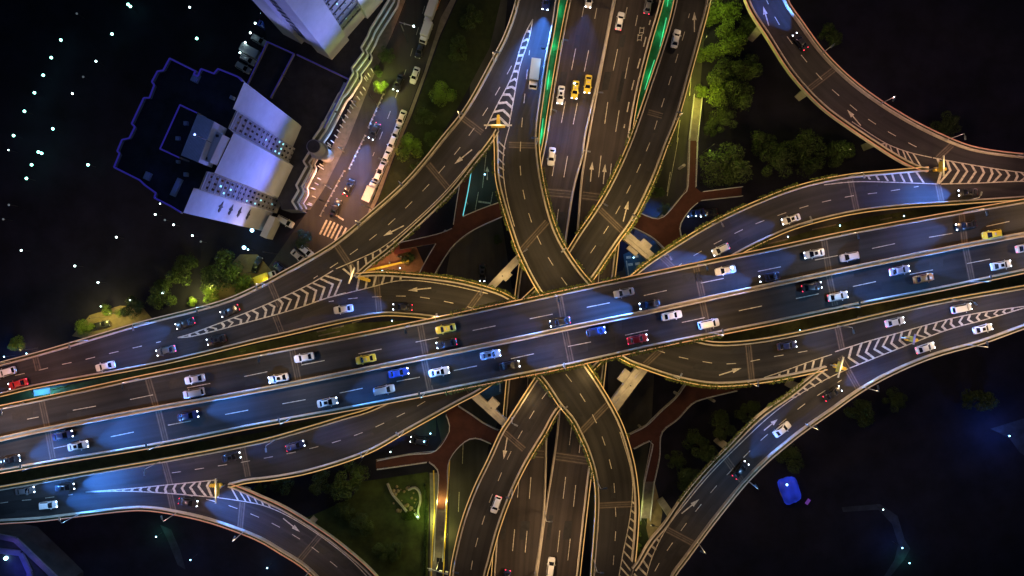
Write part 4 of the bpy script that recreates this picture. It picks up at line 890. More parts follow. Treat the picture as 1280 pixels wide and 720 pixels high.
for a in [
 (243, 474, W_, 'sedan', 'white', 'white car heading left on the top viaduct, directly above the silver van near the left', 'none', 0),
 (242, 491.5, W_, 'van', 'silver', 'silver van directly below a white car on the left part of the top viaduct', 'none', 0),
 (380, 447, W_, 'sedan', 'white', 'white car next to the north parapet, above left of the left yellow taxi', 'none', 0),
 (348, 473, W_, 'sedan', 'white', 'white car with dark sunroof beside the median barrier, below left of another white car', 'head', .25),
 (457, 449, W_, 'sedan', 'yellow', 'yellow taxi in the middle of the left half of the top viaduct', 'none', 0),
 (557, 411, W_, 'sedan', 'yellow', 'yellow taxi hugging the north parapet, just above a black car', 'none', 0),
 (558, 429.5, W_, 'sedan', 'black', 'black car with red tail glow directly below the yellow taxi by the parapet', 'on', .5),
 (700, 402.5, W_, 'sedan', 'black', 'black car with bright headlights beside the median at the centre of the top viaduct', 'on', .6),
 (780, 366, W_, 'sedan', 'silver', 'silver car by the north parapet, above left of the black car lighting the road blue', 'none', 0),
 (812, 380.5, W_, 'sedan', 'black', 'black car right of centre throwing a bright blue pool of light ahead of it', 'head', 3.2),
 (907, 338, W_, 'sedan', 'white', 'white car by the north parapet just left of a dark car with two headlights', 'none', 0),
 (962, 346.5, W_, 'sedan', 'black', 'dark car with two bright headlights beside the median, right of a white car', 'head', 1.0),
 (1018, 317, W_, 'sedan', 'white', 'white car by the north parapet left of the lilac hatchback', 'head', .6),
 (1062, 321, W_, 'hatch', 'lilac', 'lilac grey hatchback in the middle of the right half of the top viaduct', 'none', 0),
 (1208, 281.5, W_, 'sedan', 'black', 'black car near the north parapet by the right edge, ahead of the yellow taxi', 'head', .6),
 (1240, 293, W_, 'hatch', 'yellow', 'yellow taxi on the top viaduct closest to the right edge', 'none', 0),
 (12, 575, E_, 'sedan', 'black', 'black car with two white headlights at the left edge beside the south parapet', 'head', 1.0),
 (78, 544.5, E_, 'sedan', 'navy', 'dark blue car beside the median above the white car near the left edge', 'head', .8),
 (97, 557.5, E_, 'sedan', 'white', 'white car with blue-white headlights near the left end of the top viaduct', 'head', 1.3),
 (235, 520, E_, 'sedan', 'navy', 'dark blue car lighting the road below the silver van', 'head', 1.3),
 (409, 503, E_, 'sedan', 'white', 'white car with glowing blue front next to the south parapet left of the silver van', 'head', .9),
 (480, 487.5, E_, 'van', 'silver', 'pale silver van directly below the bright blue car', 'none', 0),
 (498, 466, E_, 'sedan', 'blue', 'bright blue car beside the median, above the pale silver van', 'head', 1.0),
 (549, 465, E_, 'sedan', 'white', 'white car just right of the bright blue car, in the middle lane area', 'head', .35),
 (613, 443.5, E_, 'sedan', 'silver', 'silver car beside the median, above left of a black car with clustered headlights', 'head', .7),
 (637, 457, E_, 'sedan', 'black', 'black car near the south parapet just left of the centre line of the scene', 'head', .7),
 (745, 414.5, E_, 'hatch', 'navy', 'dark blue car beside the median to the left of the red car', 'head', .35),
 (797, 424, E_, 'sedan', 'red', 'only red car on the top viaduct, near the south parapet', 'on', .35),
 (840, 394.5, E_, 'sedan', 'white', 'white car beside the median, above left of the large white van', 'none', 0),
 (886, 405, E_, 'van', 'white', 'white van near the south parapet right of centre', 'none', 0),
 (1015, 358.5, E_, 'sedan', 'black', 'black car with red tail lights above left of a white car with red tail lights', 'on', .6),
 (1047.5, 370.5, E_, 'sedan', 'white', 'white car with glowing red tail near the south parapet', 'on', .9),
 (1125, 338, E_, 'sedan', 'lilac', 'pale lilac car with red tail, left of the orange car', 'on', .9),
 (1155, 348, E_, 'sedan', 'orange', 'orange car near the south parapet on the right of the top viaduct', 'none', 0),
 (1252, 331.5, E_, 'sedan', 'white', 'white car beside the south parapet close to the right edge', 'head', .3),
 (1283, 309.5, E_, 'sedan', 'white', 'white car with red tail cut off by the right edge', 'on', .8),
]: vehicle(a[0], a[1], Z0, *a[2:6], lit=a[6], power=a[7])
GRP = 'vehicles driving on the curved ramps'
for a in [
 (8, 465, Z1, 196, 'hatch', 'white', 'white car at the left edge on the upper left ramp, above a dark red car', 'head', .3),
 (22, 480, Z1, 196, 'sedan', 'red', 'dark red car with red tail lights at the left edge, below the white car', 'on', .2),
 (131, 458, Z1, 194, 'sedan', 'white', 'white car alone in the lower lane of the upper left ramp', 'none', 0),
 (207, 438.5, Z1, 195, 'sedan', 'grey', 'dark grey car with glowing red tail, just left of the striped wedge tip', 'on', .3),
 (231, 404.5, Z1, 199, 'sedan', 'black', 'black car with red tail above the tip of the left striped wedge', 'on', .9),
 (287, 388.5, Z1, 203, 'sedan', 'black', 'black car with red tail above the left striped wedge, right of a similar one', 'on', .2),
 (270, 425, Z1, 194, 'sedan', 'black', 'black car below the left striped wedge', 'head', .2),
 (429, 386.5, Z1, 189, 'sedan', 'white', 'white car on the ramp just right of the left striped wedge', 'none', 0),
 (503, 384, Z1, 178, 'sedan', 'black', 'black car with clustered lights on the ramp right of the white one', 'on', .8),
 (683, 0, Z1, 262, 'sedan', 'navy', 'dark car at the top edge shining a long blue beam down the ramp', 'head', 5.0),
 (668, 93, Z1, 263, 'truck', 'beige', 'beige box truck with white cab on the ramp below the blue beam', 'none', 0),
 (845, 48, Z2, 77, 'sedan', 'white', 'white car driving up the ramp right of the expressway', 'none', 0),
 (1000.5, 51.5, Z2, 127, 'sedan', 'black', 'black car on the curving ramp at the upper right', 'on', 1.6),
 (989, 274, Z2, 198, 'sedan', 'white', 'white car on the right hand ramp just above the brown verge', 'head', .5),
 (901, 312, Z2, 206, 'hatch', 'white', 'white car with blue headlights about to pass under the top viaduct on the right', 'on', 2.2),
 (1210, 240.5, Z2, 184, 'sedan', 'black', 'black car with two blue-white headlights below the upper right striped wedge', 'head', 2.4),
 (984, 432, Z1, 9, 'sedan', 'navy', 'dark blue car on the lower right inner ramp, left of the striped wedge', 'head', .4),
 (1119, 402.5, Z1, 13, 'sedan', 'white', 'white car with red tail above the lower right striped wedge', 'on', .5),
 (1202, 385.5, Z1, 12, 'van', 'white', 'white van with red tail above the right end of the lower right striped wedge', 'on', .3),
 (978, 537, Z1, 38, 'sedan', 'white', 'white car climbing the lower right ramp beside a painted arrow', 'none', 0),
 (1041, 492, Z1, 33, 'sedan', 'black', 'black car on the lower right ramp right after the white car', 'on', .9),
 (1157, 435, Z1, 18, 'sedan', 'white', 'white car with yellowish front just below the lower right striped wedge', 'on', .3),
 (1229, 411, Z1, 14, 'sedan', 'white', 'white car below the wedge nearest the right edge on the lower right ramp', 'head', .2),
 (926, 587.5, Z1, 49, 'sedan', 'black', 'black car with blue-white front on the lower right ramp, lowest of its row', 'on', 1.0),
 (31, 613.5, Z2, 8, 'sedan', 'grey', 'dark car with two round white headlights, leftmost on the lower left ramp', 'head', .8),
 (81, 609.5, Z2, 7, 'sedan', 'black', 'dark car with headlights lighting the road blue before the lower left wedge', 'head', 2.4),
 (60, 631.5, Z2, 6, 'hatch', 'white', 'white car near the outer parapet of the lower left ramp', 'head', 1.6),
 (235, 628, Z2, -9, 'sedan', 'black', 'black car below the lower left striped wedge with a blue pool ahead', 'on', 2.0),
 (289, 571.5, Z2, 14, 'sedan', 'black', 'black car above the lower left split sign', 'head', .4),
 (369, 557.5, Z2, 17, 'sedan', 'navy', 'dark blue car with red rear lights on the ramp at lower left', 'on', .3),
 (620, 631, Z2, 251, 'hatch', 'white', 'white car with red tail on the ramp down to the bottom edge', 'tail', 0),
]: vehicle(a[0], a[1], a[2], *a[3:7], lit=a[7], power=a[8])
GRP = 'vehicles on the low expressway'
for a in [
 (701, 118.5, 263, 'sedan', 'white', 'white car left of two yellow taxis on the expressway', 'head', .3),
 (719, 112, 263, 'sedan', 'yellow', 'yellow taxi in the middle of three cars abreast on the expressway', 'head', .2),
 (735, 105, 263, 'sedan', 'yellow', 'yellow taxi nearest the median of the three abreast', 'head', .2),
 (689.5, 195.5, 263, 'sedan', 'white', 'white car alone on the expressway close beside the bending ramp', 'none', 0),
 (737, -2, 259, 'sedan', 'white', 'white car with bluish headlights at the top edge left of the median', 'head', .4),
 (775, 26, 78, 'sedan', 'white', 'white car with red tail just right of the median near the top edge', 'tail', 0),
 (810.5, 6, 78, 'sedan', 'grey', 'grey car with bright red tail lights at the top edge by the green strip', 'tail', 0),
 (688.5, 709, 82, 'van', 'white', 'white van at the bottom edge on the expressway', 'none', 0),
 (633, 724, 260, 'sedan', 'navy', 'dark blue car cut by the bottom edge on the expressway', 'tail', 0),
]: vehicle(a[0], a[1], ZE, *a[2:6], lit=a[6], power=a[7])
GRP = 'vehicles on the side street'
for a in [
 (468, 164, 243, 'sedan', 'black', 'black car with two white headlights coming down the side street', 'on', 1.2),
 (435.5, 234, 66, 'sedan', 'black', 'black car with orange rear glow by the street fence', 'tail', 0),
 (419.5, 259, 66, 'sedan', 'black', 'black car waiting just above the crosswalk', 'none', 0),
 (498, 103, 248, 'sedan', 'black', 'dark car with one bright light beside the glowing small tree', 'head', .9),
 (603, 341, 268, 'sedan', 'black', 'black car with two small headlights on the ground street inside the left loop', 'head', .15),
 (524, 551, 170, 'van', 'black', 'black van with small white lights under the lower left footbridge', 'head', .5),
 (870, 266, 190, 'sedan', 'navy', 'dark blue car with bright cyan light beside the upper right footbridge', 'head', 1.2),
 (886, 266, 190, 'sedan', 'black', 'black car with small white lights right of the dark blue one', 'head', .2),
]: vehicle(a[0], a[1], 0, *a[2:6], lit=a[6], power=a[7])
GRP = 'vehicles parked along the side street'
for a in [
 (545, 2, 251, 'hatch', 'orange', 'reddish parked car at the very top of the kerbside row'), (538.5, 15, 251, 'truck', 'white', 'white box truck at the top of the parked row'),
 (532.5, 42, 251, 'minitruck', 'white', 'small white box truck parked below the larger one'), (525, 62, 251, 'sedan', 'black', 'black parked car with a white glint between truck and white car'),
 (518.5, 94, 251, 'sedan', 'white', 'white parked car alone above the lit round tree'), (501.5, 148, 249, 'sedan', 'white', 'white parked car where the row starts again below the round tree'),
 (495, 166, 249, 'sedan', 'silver', 'silver parked car partly hidden by the tree crown'), (490, 179, 247, 'hatch', 'white', 'white hatchback half under the tree crown'),
 (482.5, 197, 247, 'sedan', 'white', 'white parked car third from the lower end of the row'), (476.5, 210.5, 246, 'sedan', 'lilac', 'blue-grey parked car between two white cars'),
 (471.5, 222, 246, 'sedan', 'white', 'white parked car next to the blue-cabbed truck'), (463.5, 240, 67, 'minitruck', 'silver', 'box truck at the lower end of the parked row by the viaduct')]:
    vehicle(a[0], a[1], 0, *a[2:6], lit='none', power=0)
GRP = 'vehicles parked beside the buildings'
for a in [
 (356.5, 277, -28, 'van', 'white', 'white van parked at the end of the stepped building'), (373, 320.5, -42, 'sedan', 'beige', 'beige car parked close to the upper left ramp, under the dark tree'),
 (383, 314, -40, 'hatch', 'white', 'white car half hidden by the dark tree by the ramp'), (351, 336, -38, 'sedan', 'navy', 'dark car beside the yellow truck under the ramp edge'),
 (332.5, 347.5, 22, 'minitruck', 'yellow', 'yellow truck parked right against the upper left ramp'), (321, 331, 66, 'sedan', 'black', 'black car with white reflections on the sandy lot'),
 (332, 33, -30, 'sedan', 'blue', 'blue-lit car parked behind the tower, upper one'), (342, 38, -30, 'hatch', 'silver', 'pale car parked tight against the tower'),
 (323.5, 50, -30, 'hatch', 'silver', 'pale car parked behind the roof corner'), (317, 67, -28, 'truck', 'white', 'white truck lit blue beside the flat roof'),
 (310, 74.5, -30, 'hatch', 'silver', 'small car parked just below the blue-lit truck'), (304, 84.5, -30, 'hatch', 'silver', 'lowest small car by the flat roof edge'),
 (126, 406, 14, 'sedan', 'black', 'black car parked on the yellowish lot beyond the upper left ramp')]:
    vehicle(a[0], a[1], 0, *a[2:6], lit='none', power=0)

# ------------------------------------------------------------------ trees
def crown_mesh(seed, n=5200, lobes=15, mt='leaf'):
    rnd = random.Random(seed); mb = MB(); cs = []
    for k in range(lobes):
        a = rnd.uniform(0, 6.283); rr = rnd.uniform(0.1, .72) ** .8; cs.append((Vector((math.cos(a) * rr, math.sin(a) * rr, rnd.uniform(.55, 1.05) - rr * .35)), rnd.uniform(.24, .42)))
    for i in range(n):
        c, r = rnd.choice(cs); d = Vector((rnd.gauss(0, 1), rnd.gauss(0, 1), rnd.gauss(0, 1) * .8 + .25)).normalized(); q = c + d * r * rnd.uniform(.72, 1.04) * (1 + .35 * noise.noise(c * 3 + d * 2.2))
        s = rnd.uniform(.018, .042); t = (d + Vector((rnd.gauss(0, .6), rnd.gauss(0, .6), rnd.gauss(0, .6)))).normalized(); u = t.orthogonal().normalized(); v = t.cross(u); ang = rnd.uniform(0, 6.28); u, v = u * math.cos(ang) + v * math.sin(ang), v * math.cos(ang) - u * math.sin(ang)
        mb.add([q + u * s, q + v * s * .8, q - u * s, q - v * s * .8], [(0, 1, 2, 3)])
    return mb.mesh('crown', M[mt])
CROWN = {('leaf', k): crown_mesh(10 + k) for k in range(4)}
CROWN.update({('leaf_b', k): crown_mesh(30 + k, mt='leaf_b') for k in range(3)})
def trunk_mesh(seed):
    rnd = random.Random(seed); mb = MB(); mb.tube((0, 0, 0), (.02, .01, .55), .06, .04)
    for k in range(6):
        a = k * 1.05 + rnd.uniform(-.3, .3); mb.tube((.02, .01, .38 + .03 * k), (math.cos(a) * .42, math.sin(a) * .42, .72 + rnd.uniform(-.08, .15)), .03, .008, 6)
    return mb.mesh('trunk', M['bark'])
TRUNK = [trunk_mesh(k) for k in range(2)]
tn = [0]
def tree(px, py, rpx, label, mt='leaf', h=None, group='trees around the interchange', cat='tree', name='broadleaf_tree'):
    r = rpx * CAMZ / FPX * .93; h = h or max(2.5, r * 1.5); zc = h * .6; c = P(px, py, zc)
    o = empty(name, (c.x, c.y, 0), random.uniform(0, 6.28)); o.scale = (r * random.uniform(.9, 1.12), r * random.uniform(.88, 1.08), h / 1.25); tag(o, label, cat, group); k = tn[0]; tn[0] += 1
    for nm, me in (('crown', CROWN[(mt, k % (4 if mt == 'leaf' else 3))]), ('trunk', TRUNK[k % 2])):
        q = bpy.data.objects.new(nm, me); link(q); q.parent = o
    return o
TR = [
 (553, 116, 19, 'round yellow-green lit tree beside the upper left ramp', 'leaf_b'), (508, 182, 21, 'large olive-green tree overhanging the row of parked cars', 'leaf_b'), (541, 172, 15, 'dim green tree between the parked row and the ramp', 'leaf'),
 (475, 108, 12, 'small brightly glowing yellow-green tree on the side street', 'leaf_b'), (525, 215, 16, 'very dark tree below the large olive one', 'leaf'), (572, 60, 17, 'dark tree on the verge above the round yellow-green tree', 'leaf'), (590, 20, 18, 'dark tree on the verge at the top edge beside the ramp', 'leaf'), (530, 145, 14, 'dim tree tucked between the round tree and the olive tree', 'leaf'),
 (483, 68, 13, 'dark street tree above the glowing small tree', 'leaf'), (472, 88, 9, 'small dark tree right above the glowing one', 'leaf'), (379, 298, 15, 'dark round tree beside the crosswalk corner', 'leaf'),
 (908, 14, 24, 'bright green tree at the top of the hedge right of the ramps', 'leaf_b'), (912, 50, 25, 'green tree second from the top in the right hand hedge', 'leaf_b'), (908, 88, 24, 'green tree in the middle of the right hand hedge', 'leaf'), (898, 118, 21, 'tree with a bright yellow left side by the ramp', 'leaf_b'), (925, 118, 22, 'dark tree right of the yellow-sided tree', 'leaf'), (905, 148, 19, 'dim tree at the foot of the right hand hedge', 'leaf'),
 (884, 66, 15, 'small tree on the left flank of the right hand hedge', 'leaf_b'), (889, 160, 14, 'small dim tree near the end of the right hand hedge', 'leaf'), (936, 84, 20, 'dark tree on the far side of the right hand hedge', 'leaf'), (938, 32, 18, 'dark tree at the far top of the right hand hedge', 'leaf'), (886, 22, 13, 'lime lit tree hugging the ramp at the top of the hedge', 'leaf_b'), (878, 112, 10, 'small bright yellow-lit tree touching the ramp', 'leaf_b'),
 (909, 206, 36, 'large round green tree beside the upper right footbridge', 'leaf'), (975, 198, 26, 'dim tree right of the large round one', 'leaf'), (1012, 192, 30, 'broad dim tree above the right hand ramp', 'leaf'), (1050, 190, 24, 'olive lit tree left of the upper right striped wedge', 'leaf'), (955, 178, 20, 'dark tree behind the large round one', 'leaf'), (1186, 156, 20, 'faint tree just outside the curve of the upper right ramp', 'leaf'), (1040, 42, 17, 'faint tree outside the upper right ramp near its top', 'leaf'),
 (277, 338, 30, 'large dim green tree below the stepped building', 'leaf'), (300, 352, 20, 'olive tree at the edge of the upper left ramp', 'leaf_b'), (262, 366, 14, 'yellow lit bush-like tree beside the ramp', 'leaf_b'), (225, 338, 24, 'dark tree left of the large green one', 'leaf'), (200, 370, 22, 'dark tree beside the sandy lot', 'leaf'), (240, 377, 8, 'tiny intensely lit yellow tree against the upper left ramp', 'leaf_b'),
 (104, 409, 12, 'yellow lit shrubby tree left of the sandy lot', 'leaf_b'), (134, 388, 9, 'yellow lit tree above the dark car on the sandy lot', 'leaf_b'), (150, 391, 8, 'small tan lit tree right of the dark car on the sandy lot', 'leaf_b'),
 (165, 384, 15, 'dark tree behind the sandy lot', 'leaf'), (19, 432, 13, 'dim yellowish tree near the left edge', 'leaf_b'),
 (436, 602, 30, 'large dim tree above the lawn at the lower left', 'leaf'), (400, 606, 20, 'dark tree left of the large dim one above the lawn', 'leaf'), (350, 606, 18, 'dark tree beside the lower left ramp curve', 'leaf'), (325, 612, 10, 'small dim tree touching the lower left ramp', 'leaf'),
 (876, 558, 24, 'dim tree inside the lower right loop', 'leaf'), (905, 535, 22, 'dark tree at the top of the lower right loop', 'leaf'), (862, 600, 18, 'dark tree in the lower part of the lower right loop', 'leaf'), (845, 575, 15, 'small dark tree beside the dark red footbridge', 'leaf'), (935, 515, 18, 'dark tree close under the inner right ramp', 'leaf'),
 (1078, 516, 24, 'faint tree outside the lower right ramp', 'leaf'), (990, 574, 20, 'faint tree below the lower right ramp', 'leaf'), (1120, 500, 18, 'faint tree right of another outside the lower right ramp', 'leaf'), (1225, 500, 20, 'faint tree in the dark park near the right edge', 'leaf'),
 (622, 300, 8, 'small green shrub-like tree inside the left loop', 'leaf'), (510, 322, 10, 'dark tree beside the red forecourt', 'leaf'), (830, 262, 11, 'dark green tree between footbridge and ramp, right of centre', 'leaf'), (820, 240, 11, 'dark tree just above the upper right footbridge', 'leaf'), (850, 690, 0, '', ''),
 (452, 655, 19, 'dark tree on the left part of the lawn', 'leaf'), (478, 690, 15, 'dark tree near the bottom of the lawn', 'leaf'), (430, 640, 15, 'dark tree between the lawn and the lower left ramp', 'leaf'),
 (495, 690, 12, 'dark small tree on the lawn near the bottom', 'leaf'), (560, 560, 0, '', ''),
 (796, 652, 6, 'lime lit shrub by the yellow path between the ramps', 'leaf_b'), (797, 668, 5, 'second lime lit shrub just below the first by the yellow path', 'leaf_b'), (797, 684, 6, 'lowest lime shrub by the yellow path', 'leaf_b'),
]
for t in TR:
    if t[2] > 0: tree(*t)
# small lamps hidden in the planting that light it
def garden_lamp(px, py, z, watt, col, label, m='e_yel', size=.25):
    z = z + 3 if label.find('hedge') >= 0 or 'tree' in label else z
    c = P(px, py, z); r = empty('garden_lamp', (c.x, c.y, 0)); tag(r, label, 'garden lamp', 'small lamps in the planting')
    a = MB(); a.tube((0, 0, 0), (0, 0, max(.2, z - .15)), .05, n=6); a.build('post', M['darkm'], r)
    b = MB(); b.ball((0, 0, z), .18, 10, 5, .45); b.build('lamp_cap', M['darkm'] if m == 'e_yel' else M[m], r)
    l = lamp_obj('glow', 'POINT', (0, 0, z - .34), watt * (6.0 if ('tree' in label or 'hedge' in label) else 5.0 if ('kerb' in label or 'footbridge end' in label or 'stair' in label) else 2.6), col, size=size); l.parent = r
    return r
YG = (.85, 1.0, .18)
for (x, y, z, wt, col, lab) in [
 (552, 104, 7.5, 130, YG, 'lamp in the round yellow-green tree'), (475, 104, 1.6, 330, YG, 'lamp in the glowing small street tree'), (514, 172, 7, 110, YG, 'lamp by the large olive tree'),
 (892, 2, 7.2, 420, YG, 'lamp in the top of the right hand hedge'), (871, 113, 5.5, 900, (1, .95, .1), 'lamp at the yellow left side of the hedge tree'), (884, 45, 7, 200, YG, 'lamp on the left flank of the hedge'), (893, 180, 8, 150, YG, 'lamp above the large round green tree'), (1064, 186, 7, 60, (1, .9, .3), 'lamp by the olive tree at upper right'),
 (240, 373, 1.6, 600, (1, .95, .2), 'lamp in the tiny yellow tree'), (262, 360, 5, 260, (1, .9, .2), 'lamp beside the yellow bush'), (298, 340, 7, 90, YG, 'lamp by the olive tree at the ramp'), (270, 322, 8.5, 60, YG, 'lamp over the large dim green tree'),
 (112, 398, 4, 420, (1, .9, .2), 'lamp in the yellow shrubby tree'), (136, 392, 5, 420, (1, .8, .3), 'lamp over the sandy lot'), (24, 438, 4, 90, (1, .8, .3), 'lamp by the tree near the left edge'), (33, 442, 3, 160, (1, .45, .2), 'orange lamp by the upper left ramp'),
 (796, 642, 5, 220, YG, 'lamp above the lime shrubs'), (808, 655, 5, 260, (1, .85, .4), 'lamp on the yellow path'), (519, 634, 4.5, 150, (.8, 1, .2), 'lamp in the middle of the lawn garden'), (522, 646, 2.5, 60, (.4, 1, .1), 'green lamp beside the garden stones'), (440, 590, 9, 40, YG, 'lamp over the large dim tree above the lawn'),
 (548, 628, 7.6, 190, (1, .8, .2), 'left lamp at the footbridge end'), (559, 628, 7.6, 190, (1, .8, .2), 'right lamp at the footbridge end'), (541, 655, 3, 240, (.9, .95, .2), 'lamp beside the kerb at the lawn'), (558, 672, 3, 160, (1, .9, .2), 'lamp beside the stair foot'), (548, 705, 4, 160, (1, .9, .3), 'lamp beside the signal at the bottom'),
 (333, 352, 3.4, 200, (1, .85, .2), 'lamp beside the yellow truck'), (500, 335, 5, 220, (1, .62, .25), 'lamp on the red forecourt'), (478, 338, 4, 160, (1, .7, .25), 'lamp on the forecourt edge'),
 (606, 218, 4, 40, (.1, .8, .7), 'teal lamp on the ground street'), (580, 232, 4, 50, (.1, .8, .7), 'teal lamp by the footbridge arm'), (792, 322, 4, 70, (.3, .6, 1), 'lamp by the blue painted area right of centre'), (612, 482, 3, 40, (.3, .6, 1), 'lamp by the blue painted area left of centre'),
 (870, 270, 4, 60, (.2, .5, 1), 'blue lamp by the upper right footbridge'), (538, 542, 4, 60, (.1, .8, .5), 'green lamp under the lower left footbridge'), (530, 552, 4, 40, (.2, .4, 1), 'blue lamp under the lower left footbridge'),
 (52, 492, 3, 1500, (.1, .5, 1), 'blue lamp in the gap beside the top viaduct'), (5, 446, 4, 160, (.1, .3, 1), 'blue lamp at the left edge'),
 (985, 296, 4, 120, (1, .55, .2), 'added amber fill light in the verge right of the centre'), (1050, 282, 4, 120, (1, .55, .2), 'added amber fill light in the middle of the right hand verge'), (1130, 270, 4, 60, (1, .55, .2), 'added amber fill light at the far end of the right hand verge'), (425, 409, 4, 130, (1, .75, .25), 'added amber fill light in the verge left of the centre'), (490, 401, 4, 110, (1, .7, .2), 'added amber fill light in the verge beside the planter wall'), (300, 440, 4, 60, (.9, .8, .2), 'added fill light in the narrow verge under the left wedge'), (1000, 413, 4, 60, (1, .6, .2), 'added amber fill light in the lower right verge'), (1110, 393, 4, 60, (1, .55, .2), 'added amber fill light at the end of the lower right verge'),  # amber fill lights added to brighten the dark verges
 (1128, 685, 5, 150, (.05, .2, 1), 'blue lamp on the park path'), (1262, 545, 7, 900, (.05, .2, 1), 'blue lamp on the paved corner at the right edge'), (195, 671, 3, 60, (.1, 1, .5), 'green lamp below the lower left ramp'), (238, 700, 4, 40, (.1, .3, 1), 'blue lamp in the dark garden at the lower left'), (334, 710, 3, 40, (.1, .6, 1), 'cyan lamp inside the lower left curve'), (1137, 704, 2.5, 40, (.1, 1, .5), 'green lamp beside the park path'),
]: garden_lamp(x, y, z, wt, col, lab, 'e_yel' if col[1] > .7 and col[0] > .5 else 'e_bluew')
# warm fill lamps added round the crossing to brighten planters and portals
for i, (x, y, z, wt, col) in enumerate([(612, 392, 24.5, 110, (1, .8, .25)), (775, 450, 25, 110, (1, .85, .3)), (660, 500, 18.5, 120, (1, .85, .3)), (800, 300, 20, 300, (1, .82, .42)), (788, 482, 26, 300, (1, .85, .5)), (628, 345, 22, 70, (1, .82, .3)), (614, 510, 17.5, 90, (1, .85, .4)), (752, 345, 19, 110, (1, .82, .3)), (735, 470, 24, 90, (1, .8, .3)), (560, 405, 25, 70, (1, .6, .25)), (668, 370, 24, 70, (1, .8, .3))]):
    c = P(x, y, z); r = empty('work_lamp', c); tag(r, 'small warm fill lamp added near the crossing, %s from the left' % ['sixth', 'tenth', 'fifth', 'twelfth', 'eleventh', 'fourth', 'third', 'ninth', 'eighth', 'second', 'seventh'][i], 'fill lamp', 'fill lamps round the crossing')
    a = MB(); a.box((0, 0, 0), .3, .3, .14); a.tube((0, 0, .1), (0, 0, .5), .04); a.build('housing', M['darkm'], r); l = lamp_obj('glow', 'POINT', (0, 0, -.2), wt * 6, (1.0, .68, .27), size=.2); l.parent = r

# ------------------------------------------------------------------ garden lights in the dark park
ga = MB(); ga.tube((0, 0, 0), (0, 0, 3.2), .06, n=6); GP = ga.mesh('post', M['darkm'])
def globe(m, s): b = MB(); b.ball((0, 0, 3.4), s, 8, 5, .8); return b.mesh('globe', M[m])
GG = {'c': globe('e_cyan', .36), 'w': globe('e_white', .27), 'b': globe('e_bluew', .5), 's': globe('e_white', .17), 'v': globe('e_bluew', .22)}
DIM = MB(); DIM.ball((0, 0, 3.4), .3, 8, 5, .8); GG['d'] = DIM.mesh('globe', emis('faint lamp', (.5, .6, .7), .12))
dots = [(160, 5.5, 'c'), (163, 8, 'c'), (96, 17, 'd'), (76, 50, 'c'), (140, 42.5, 'c'), (64, 72, 'c'), (120, 76.5, 'w'), (54, 94, 'c'), (104, 96, 'd'), (43, 116, 'c'), (90.5, 117, 'w'), (30.5, 139, 'c'), (66, 161, 'c'), (17, 169.5, 'c'),
        (10.5, 187.5, 's'), (48, 190, 'c'), (52, 191.5, 'c'), (39.5, 206, 'c'), (33, 223, 'c'), (110, 206, 'c'), (11, 256, 'd'), (4, 274, 'd'), (26.5, 313, 'w'), (145.5, 296.5, 'w'), (93.5, 332.5, 'w'), (122.5, 353, 'w'),
        (237, 9, 'w'), (246, 48, 'c'), (319, 29, 'w'), (313, 41, 'w'), (306.5, 53, 'w'), (300, 66, 'w'), (286.5, 92, 's'), (200, 254.5, 's'), (194, 268, 'w'), (206, 275, 'd'), (217, 281, 'w'), (240.5, 294.5, 'w'), (251, 302, 'd'), (326.6, 16.5, 'w'), (315, 288, 'b'), (305, 309.5, 'b'), (310, 312, 'v'),
        (126, 383, 's'), (162.5, 375, 's'), (203.5, 366, 'w'), (281.5, 349, 's'), (1104, 637, 's'), (488, 565, 's'), (359.5, 50, 'b')]
for x, y, k in dots:
    c = P(x, y, 3.4); r = empty('garden_light', (c.x, c.y, 0)); lab = {'c': 'small green-white garden light in the dark park on the left', 'w': 'small white garden light among the dark grounds', 'b': 'large cyan-white lamp globe beside the buildings', 's': 'tiny white light point in the dark planting', 'v': 'tiny blue lamp beside the stepped building', 'd': 'barely glowing garden light in the dark park'}[k]
    tag(r, lab, 'garden light', {'c': 'green-white lights in the dark park', 'w': 'white lights in the dark grounds', 's': 'tiny light points', 'd': 'faint park lights', 'b': 'cyan lamp globes', 'v': 'tiny blue lamps'}[k])
    for nm, me in (('post', GP), ('globe', GG[k])):
        o = bpy.data.objects.new(nm, me); link(o); o.parent = r
    if k == 'b': l = lamp_obj('glow', 'POINT', (0, 0, 4.3), 90, (.15, .65, 1), size=.3); l.parent = r

# ------------------------------------------------------------------ buildings
def building_part(root, mb, name, m, fix=True, parent=None):
    o = mb.build(name, m); o.parent = parent or root; o.matrix_parent_inverse = Matrix.Translation(-root.location)
    if fix: fix_normals(o)
    return o
def led(root, pts, z, m, r=.16, name='led_outline'):
    t = MB()
    for a, b in zip(pts, pts[1:]): t.tube((a.x, a.y, z), (b.x, b.y, z), r, n=6)
    return building_part(root, t, name, m)
# A: stepped building with the blue outlined roof
HB = 46.0
left = [(305, 103), (300, 98), (275, 88), (270, 94), (254, 88), (250, 97), (245, 95), (247, 91), (215, 75), (207, 90), (200, 91), (193, 104), (196, 108), (190, 124), (183, 124), (168, 156), (172, 160), (165, 174), (156, 176), (150, 190), (153, 193), (146, 210), (178, 226), (184, 232), (198, 242), (196, 248), (216, 258), (229, 266)]
right = [(242, 235), (249, 236), (258, 214), (268, 216), (292, 166), (285, 160), (295, 138), (291, 136)]
fp = [P(x, y, HB) for x, y in left + right]
A = empty('stepped_building', (fp[0].x, fp[0].y, 0)); tag(A, 'tall stepped building with pale walls and a dark roof edged in blue light', 'building')
mb = MB(); mb.prism([(p.x, p.y) for p in fp], 0, HB); o = building_part(A, mb, 'walls', M['wallb']); o.data.materials.append(M['roofd'])
bm = bmesh.new(); bm.from_mesh(o.data); bmesh.ops.triangulate(bm, faces=[f for f in bm.faces if len(f.verts) > 4])
